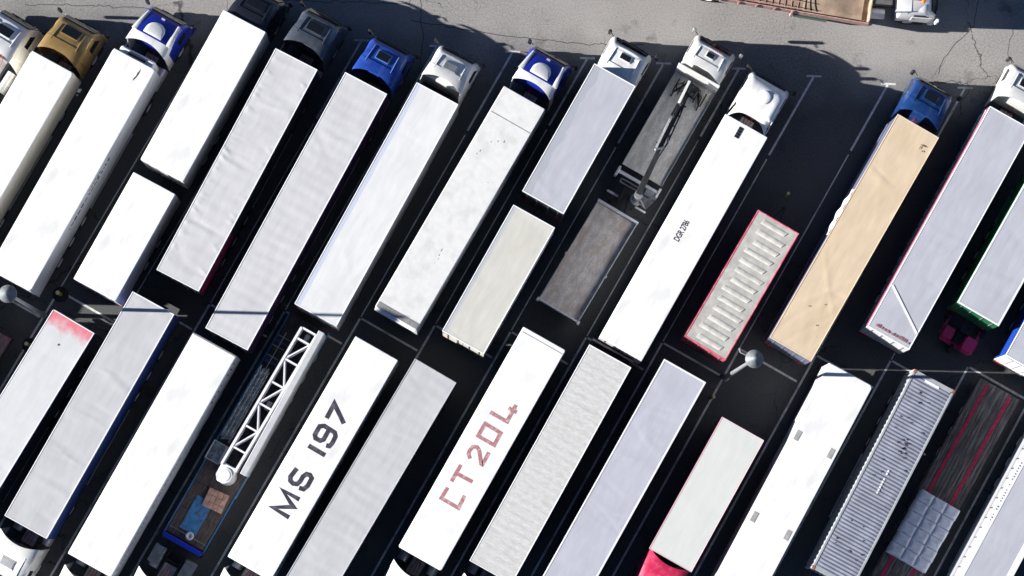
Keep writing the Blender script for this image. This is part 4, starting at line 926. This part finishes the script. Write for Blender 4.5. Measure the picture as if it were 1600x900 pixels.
def corr(x, p=0.2):
    a = (x / p) % 1.0
    return 0.0 if a < 0.35 else ((a - 0.35) / 0.15 if a < 0.5 else (1.0 if a < 0.85 else (1 - a) / 0.15))
nu = 60 * 6
def croof(u, v):
    x = (u - 0.5) * (Lc - 0.5); y = (v - 0.5) * (Wc - 0.24); e = min(1, min(v, 1 - v) / 0.06)
    return (x, y, Hc - 0.035 + 0.032 * corr(x) * e)
MB().sheet(croof, nu, 12, 0.01).build('roof_sheet', cm, ct, smooth=20)
for s in (-1, 1):
    MB().sheet(lambda u, v, s=s: ((u - 0.5) * (Lc - 0.36), s * (Wc/2 - 0.045 + 0.035 * corr((u - 0.5) * (Lc - 0.36), 0.28)), 0.13 + v * (Hc - 0.24)), 43 * 6, 1).build('side_sheet', cs, ct, smooth=20)
    MB().box(-Lc/2 + 0.19, Lc/2 - 0.19, s*(Wc/2 - 0.12), s*(Wc/2 - 0.005), Hc - 0.1, Hc - 0.01).build('top_rail', cs, ct, 0.008)
    MB().box(-Lc/2 + 0.19, Lc/2 - 0.19, s*(Wc/2 - 0.08), s*(Wc/2), 0.0, 0.14).build('bottom_rail', cs, ct, 0.008)
    for e in (-1, 1):
        MB().box(e*(Lc/2 - 0.17), e*Lc/2, s*(Wc/2 - 0.16), s*(Wc/2 + 0.003), Hc - 0.12, Hc + 0.012).build('corner_casting', mat('rust_orange', (0.42, 0.12, 0.06), 0.7, var=0.3, scale=12, stain=(0.4, 0.38, 0.36), stain_amt=0.9, sscale=8), ct, 0.01)
        MB().box(e*(Lc/2 - 0.15), e*(Lc/2 - 0.01), s*(Wc/2 - 0.14), s*(Wc/2 - 0.006), 0.0, Hc - 0.125).build('corner_post', cs, ct)
for e in (-1, 1):
    MB().box(e*(Lc/2 - 0.26), e*(Lc/2 - 0.02), -Wc/2 + 0.17, Wc/2 - 0.17, Hc - 0.1, Hc - 0.004).build('end_rail', cs, ct, 0.008)
    MB().sheet(lambda u, v, e=e: (e * (Lc/2 - 0.09 + 0.035 * corr((u - .5) * 2.1, 0.25)), (u - .5) * (Wc - 0.32), 0.02 + v * (Hc - 0.14)), 60, 1).build('end_sheet', cs, ct, smooth=20)
MB().box(-5.76, -5.62, -0.45, 0.4, Hc + 0.001, Hc + 0.012).build('label_plate', whiterail, ct)
mb = MB()
for q in range(9):
    if q != 6: mb.box(0.75 - 0.16*q, 0.87 - 0.16*q, -0.03, 0.07, Hc + 0.001, Hc + 0.008)
mb.build('roof_lettering', whiterail, ct, smooth=0)
rr_ = random.Random(4)
mpts = [(rr_.uniform(-5.2, 5.2), rr_.uniform(-.9, .9), rr_.uniform(.03, .08), rr_.uniform(.03, .09)) for _ in range(22)] + [(-2.2 + rr_.gauss(0, .5), rr_.gauss(.1, .35), .06, .07) for _ in range(14)]
marks(ct, mpts, inkm, Hc + 0.001, 'chipped_paint', seed=6)

# ---- dark flatbed with wrapped packs
b13 = flatbed('dark flatbed with two magenta deck stripes carrying grey wrapped packs', 26.49, 3.19, -120.0, 13.6, mat('charcoal_deck', (0.14, 0.135, 0.14), 0.85, var=0.3, scale=3, stretch=(0.4, 4, 1), fine=0.6, fscale=14, stain=(0.24, 0.23, 0.22), stain_amt=0.7, sscale=1.5, world=True), planks=12, W=2.6)
mag = mat('magenta_strip', (0.5, 0.02, 0.09), 0.7, var=0.2, scale=6, fine=0.3, fscale=12)
for y in (-0.72, 0.66): MB().box(-6.6, 6.6, y - 0.1, y + 0.1, 1.266, 1.28).build('deck_stripe', mag, b13)
u3 = (math.cos(R(-120)), math.sin(R(-120))); n3 = (-u3[1], u3[0])
foil = mat('grey_foil_wrap', (0.78, 0.82, 0.90), 0.4, 0.0, var=0.08, scale=2.5, fine=0.15, fscale=9, bump=0.9, bscale=7)
rowsn = ['topmost row', 'second row from the top', 'third row from the top', 'third row from the bottom', 'second row from the bottom', 'bottom row']
coln = {0: 'left', 1: 'middle', 2: 'right'}
packmesh = {}
for i in range(6):
    for j in range(3):
        key = (i * 3 + j) % 4
        cx, cy = 0.24 + 0.645 * (i + 0.5), -1.19 + 0.785 * (j + 0.5) - 0.03 * (i % 2)
        x_, y_ = 26.49 + u3[0]*cx + n3[0]*cy, 3.19 + u3[1]*cx + n3[1]*cy
        if key not in packmesh:
            r_ = random.Random(50 + key); ph = [r_.uniform(0, 6) for _ in range(6)]
            def pf(u, v, ph=ph):
                x, y = (u - .5) * 0.625, (v - .5) * 0.765
                e = min(min(u, 1-u) * 6, min(v, 1-v) * 6, 1.0)
                return (x, y, 0.72 + 0.06 * math.sqrt(max(e, 0)) + 0.014 * math.sin(11*x + ph[0]) * math.sin(9*y + ph[1]) + 0.009 * math.sin(31*x + ph[2] + 8*y) * e)
            mb = MB().sheet(pf, 12, 12, 0.0)
            W_ = 13; rim = [a*W_ for a in range(13)] + [12*W_+b for b in range(1, 13)] + [a*W_+12 for a in range(11, -1, -1)] + [b for b in range(11, 0, -1)]
            o0 = len(mb.v); mb.v += [(mb.v[a][0], mb.v[a][1], 0.0) for a in rim]; n_ = len(rim)
            mb.f += [(rim[a], rim[(a+1) % n_], o0 + (a+1) % n_, o0 + a) for a in range(n_)]
            o = mb.build('wrapped_pack', foil, None, smooth=50); packmesh[key] = o
        else:
            o = packmesh[key].copy(); COL.objects.link(o)
        o.location = (x_, y_, 1.29); o.rotation_euler = (0, 0, R(-120 + (i * 37 + j * 11) % 3 - 1))
        tag(o, f'grey wrapped pack on the dark flatbed, {coln[j]} pack in the {rowsn[i]}', 'wrapped pack', 'grey wrapped packs on the dark flatbed')

# ---- far right trailer
b14 = semi('grey tarp trailer with a wide white lettered edge in the bottom right corner', 29.75, 1.66, -119.6, 13.6, g_cool, greyside, W=2.62, seed=33, wr=14, amp=0.012, rail_m=whiterail, rail=0.33, straps=0)
for q in range(22): MB().box(-6.3 + 0.6*q, -6.25 + 0.6*q, -1.34, -1.312, 3.1, 3.6).build('side_buckle', blackp, b14)
MB().box(-6.7, 6.7, -1.38, -1.345, 3.0, 3.08).build('side_track', alu, b14)
mb = MB(); r = random.Random(14); xx = -3.1
for q in range(22):
    if r.random() < 0.8: mb.box(xx, xx + 0.06, -1.2, -1.2 + r.uniform(.05, .1), 4.0008, 4.003)
    xx += 0.165
o = mb.build('edge_lettering', inkm, b14, smooth=0); o['kind'] = 'stuff'

# ================================================================== top road lorry
tt = tractor('white tractor unit driving along the top road, orange beacon on its roof', 26.75, 30.62, -4.0, white, style='plain', low=True, fairing=False, visor=True, mirror_m=white, rear_x=-2.2)
MB().lathe([(0.02, 0), (0.11, 0), (0.11, 0.1), (0.06, 0.16), (0.01, 0.17)], (-1.0, -0.55, 2.98), n=12).build('beacon', orange_lamp, tt)
fm_ = MB(); fm_.box(-1.75, -0.95, -0.5, -0.46, 2.99, 3.03); fm_.box(-1.75, -0.95, 0.3, 0.34, 2.99, 3.03); fm_.box(-1.75, -1.71, -0.46, 0.3, 2.99, 3.03); fm_.box(-0.99, -0.95, -0.46, 0.3, 2.99, 3.03); fm_.build('roof_frame', blackp, tt)
MB().box(-1.2, -0.8, -0.44, -0.3, 3.03, 3.09).build('beacon_bar', orange_lamp, tt, 0.02)
ft = thing('flatbed_trailer', 'low beige flatbed trailer with pinkish mesh sides, on the top road', 'trailer', 16.44, 31.6, -9.7)
undergear(ft, 0, 13.6, (2.0, 3.3, 4.6), frame_top=1.05)
beige = mat('beige_deck', (0.391, 0.287, 0.207), 0.8, var=0.2, scale=2, fine=0.2, fscale=14, stain=(0.253, 0.184, 0.138), stain_amt=0.5, sscale=1.5)
pinkm = mat('pinkish_primer', (0.50, 0.30, 0.26), 0.6, var=0.2, scale=4)
MB().box(-6.8, 6.8, -1.24, 1.24, 1.08, 1.2).build('deck', beige, ft)
for s in (-1, 1): MB().box(-6.8, 6.8, s*1.25, s*1.31, 1.1, 1.7).build('side_board', pinkm if s < 0 else beige, ft, 0.01)
MB().box(6.7, 6.78, -1.24, 1.24, 1.21, 2.1).build('headboard', beige, ft, 0.02)
mesh = MB()
for q in range(27): mesh.beam((-6.6 + 0.36*q, -1.2, 1.75), (-6.6 + 0.36*q, 1.2, 1.75), 0.035)
for q in range(7): mesh.beam((-6.7, -1.15 + 0.38*q, 1.79), (2.9, -1.15 + 0.38*q, 1.79), 0.035)
mesh.build('mesh_cover', pinkm, ft)
for q in range(10): MB().box(-6.5 + q*1.0, -6.42 + q*1.0, -1.36, -1.311, 1.0, 1.78).build('side_post', pinkm, ft)
tf = MB().sheet(lambda u, v: (3.1 + 3.3*u, -1.1 + 2.2*v, 1.3 + 0.12*math.sin(u*5)*math.sin(v*4) + 0.1*u), 14, 10, 0.03).build('load_tarp', beige, ft)
tool = MB().sheet(lambda u, v: (2.6 + 1.9*u, -1.32 - 0.12*math.sin(v*math.pi), 0.55 + 0.45*v), 8, 6, 0.0)
MB().loft([[(2.7, -1.34, .5), (2.7, -1.0, .5), (2.7, -1.0, .95), (2.7, -1.34, .95)], [(4.6, -1.34, .5), (4.6, -1.0, .5), (4.6, -1.0, .95), (4.6, -1.34, .95)]]).build('tool_box', paint('dark_green_box', (0.02, 0.08, 0.06)), ft, 0.03)
MB().box(2.5, 2.66, -1.36, -1.0, 0.45, 1.0).build('lamp_board', pinkm, ft, 0.01)

# ================================================================== lamps, cones, posts
def lamp(label, x, y, H, hook=False):
    t = thing('street_lamp', label, 'street lamp', x, y, 0, 'tall masts with round lamp heads')
    MB().lathe([(0.2, 0.0), (0.2, 0.1), (0.15, 0.14), (0.02, 0.14)], n=16).build('base', galv, t)
    MB().tube([(0, 0, 0.1), (0, 0, H - 0.5)], 0.13, 14, 0.075).build('mast', galv, t)
    MB().lathe([(0.06, H - 0.5), (0.38, H - 0.42), (0.46, H - 0.38), (0.45, H - 0.32), (0.3, H - 0.17), (0.12, H - 0.03), (0.09, H + 0.02), (0.08, H + 0.14), (0.01, H + 0.16)], n=32).build('lamp_head', mat('lamp_grey', (0.15, 0.16, 0.17), 0.5, var=0.15, scale=6), t, smooth=22)
    for k in range(6):
        a = math.pi / 3 * k; MB().lathe([(0.02, H - 0.58), (0.09, H - 0.58), (0.11, H - 0.45), (0.02, H - 0.44)], (0.27 * math.cos(a), 0.27 * math.sin(a), 0), n=10).build('lamp', clearlamp, t)
    if hook:
        MB().tube([(-0.3, 0.15, H - 0.45), (-0.68, 0.33, H - 0.45), (-0.72, 0.5, H - 0.45)], 0.035, 8).build('side_arm', galv, t)
        MB().lathe([(0.02, 0), (0.06, 0), (0.06, 0.12), (0.02, 0.13)], (-0.72, 0.5, H - 0.45), n=10).build('camera_head', galv, t)
lamp('tall lamp mast with a round grey head at the left edge', -22.37, 13.09, 10.9)
lamp('tall lamp mast with round head and small side arm near the pink-edged trailer', 14.99, 9.72, 12.93, True)
yel = mat('yellow_post', (0.75, 0.6, 0.10), 0.5); pale = mat('pale_yellow_top', (0.75, 0.72, 0.4), 0.5)
def bollard(label, x, y, pad=True, s=1.0):
    t = thing('bollard', label, 'bollard', x, y, 27, 'yellow-topped posts between the bays')
    if pad: MB().prism([(0.46*s*math.cos(R(a)), 0.46*s*math.sin(R(a))) for a in range(0, 360, 45)], 0.0, 0.05).build('rubber_pad', rubber, t)
    MB().lathe([(0.1*s, 0.03), (0.1*s, 0.95)], n=14).build('post', yel, t)
    MB().lathe([(0.01, 0.951), (0.12*s, 0.951), (0.12*s, 1.0), (0.09*s, 1.04), (0.01, 1.05)], n=14).build('cap', pale, t, smooth=45)
bollard('yellow-topped post on a black pad, above the red-stained trailer', -21.45, 14.21)
bollard('yellow-topped post by the left edge of the red-stained trailer', -23.09, 11.42, s=0.9)
bollard('yellow-topped post alone in the empty bay above the pink-edged trailer', 18.44, 19.81, False, 0.7)
bollard('yellow-topped post on the bay line left of the short pale trailer', 14.21, 8.6, False, 0.8)

for o in bpy.data.objects:
    if 'label' in o and len(o['label'].split()) > 16: print('LONG', o['label'])
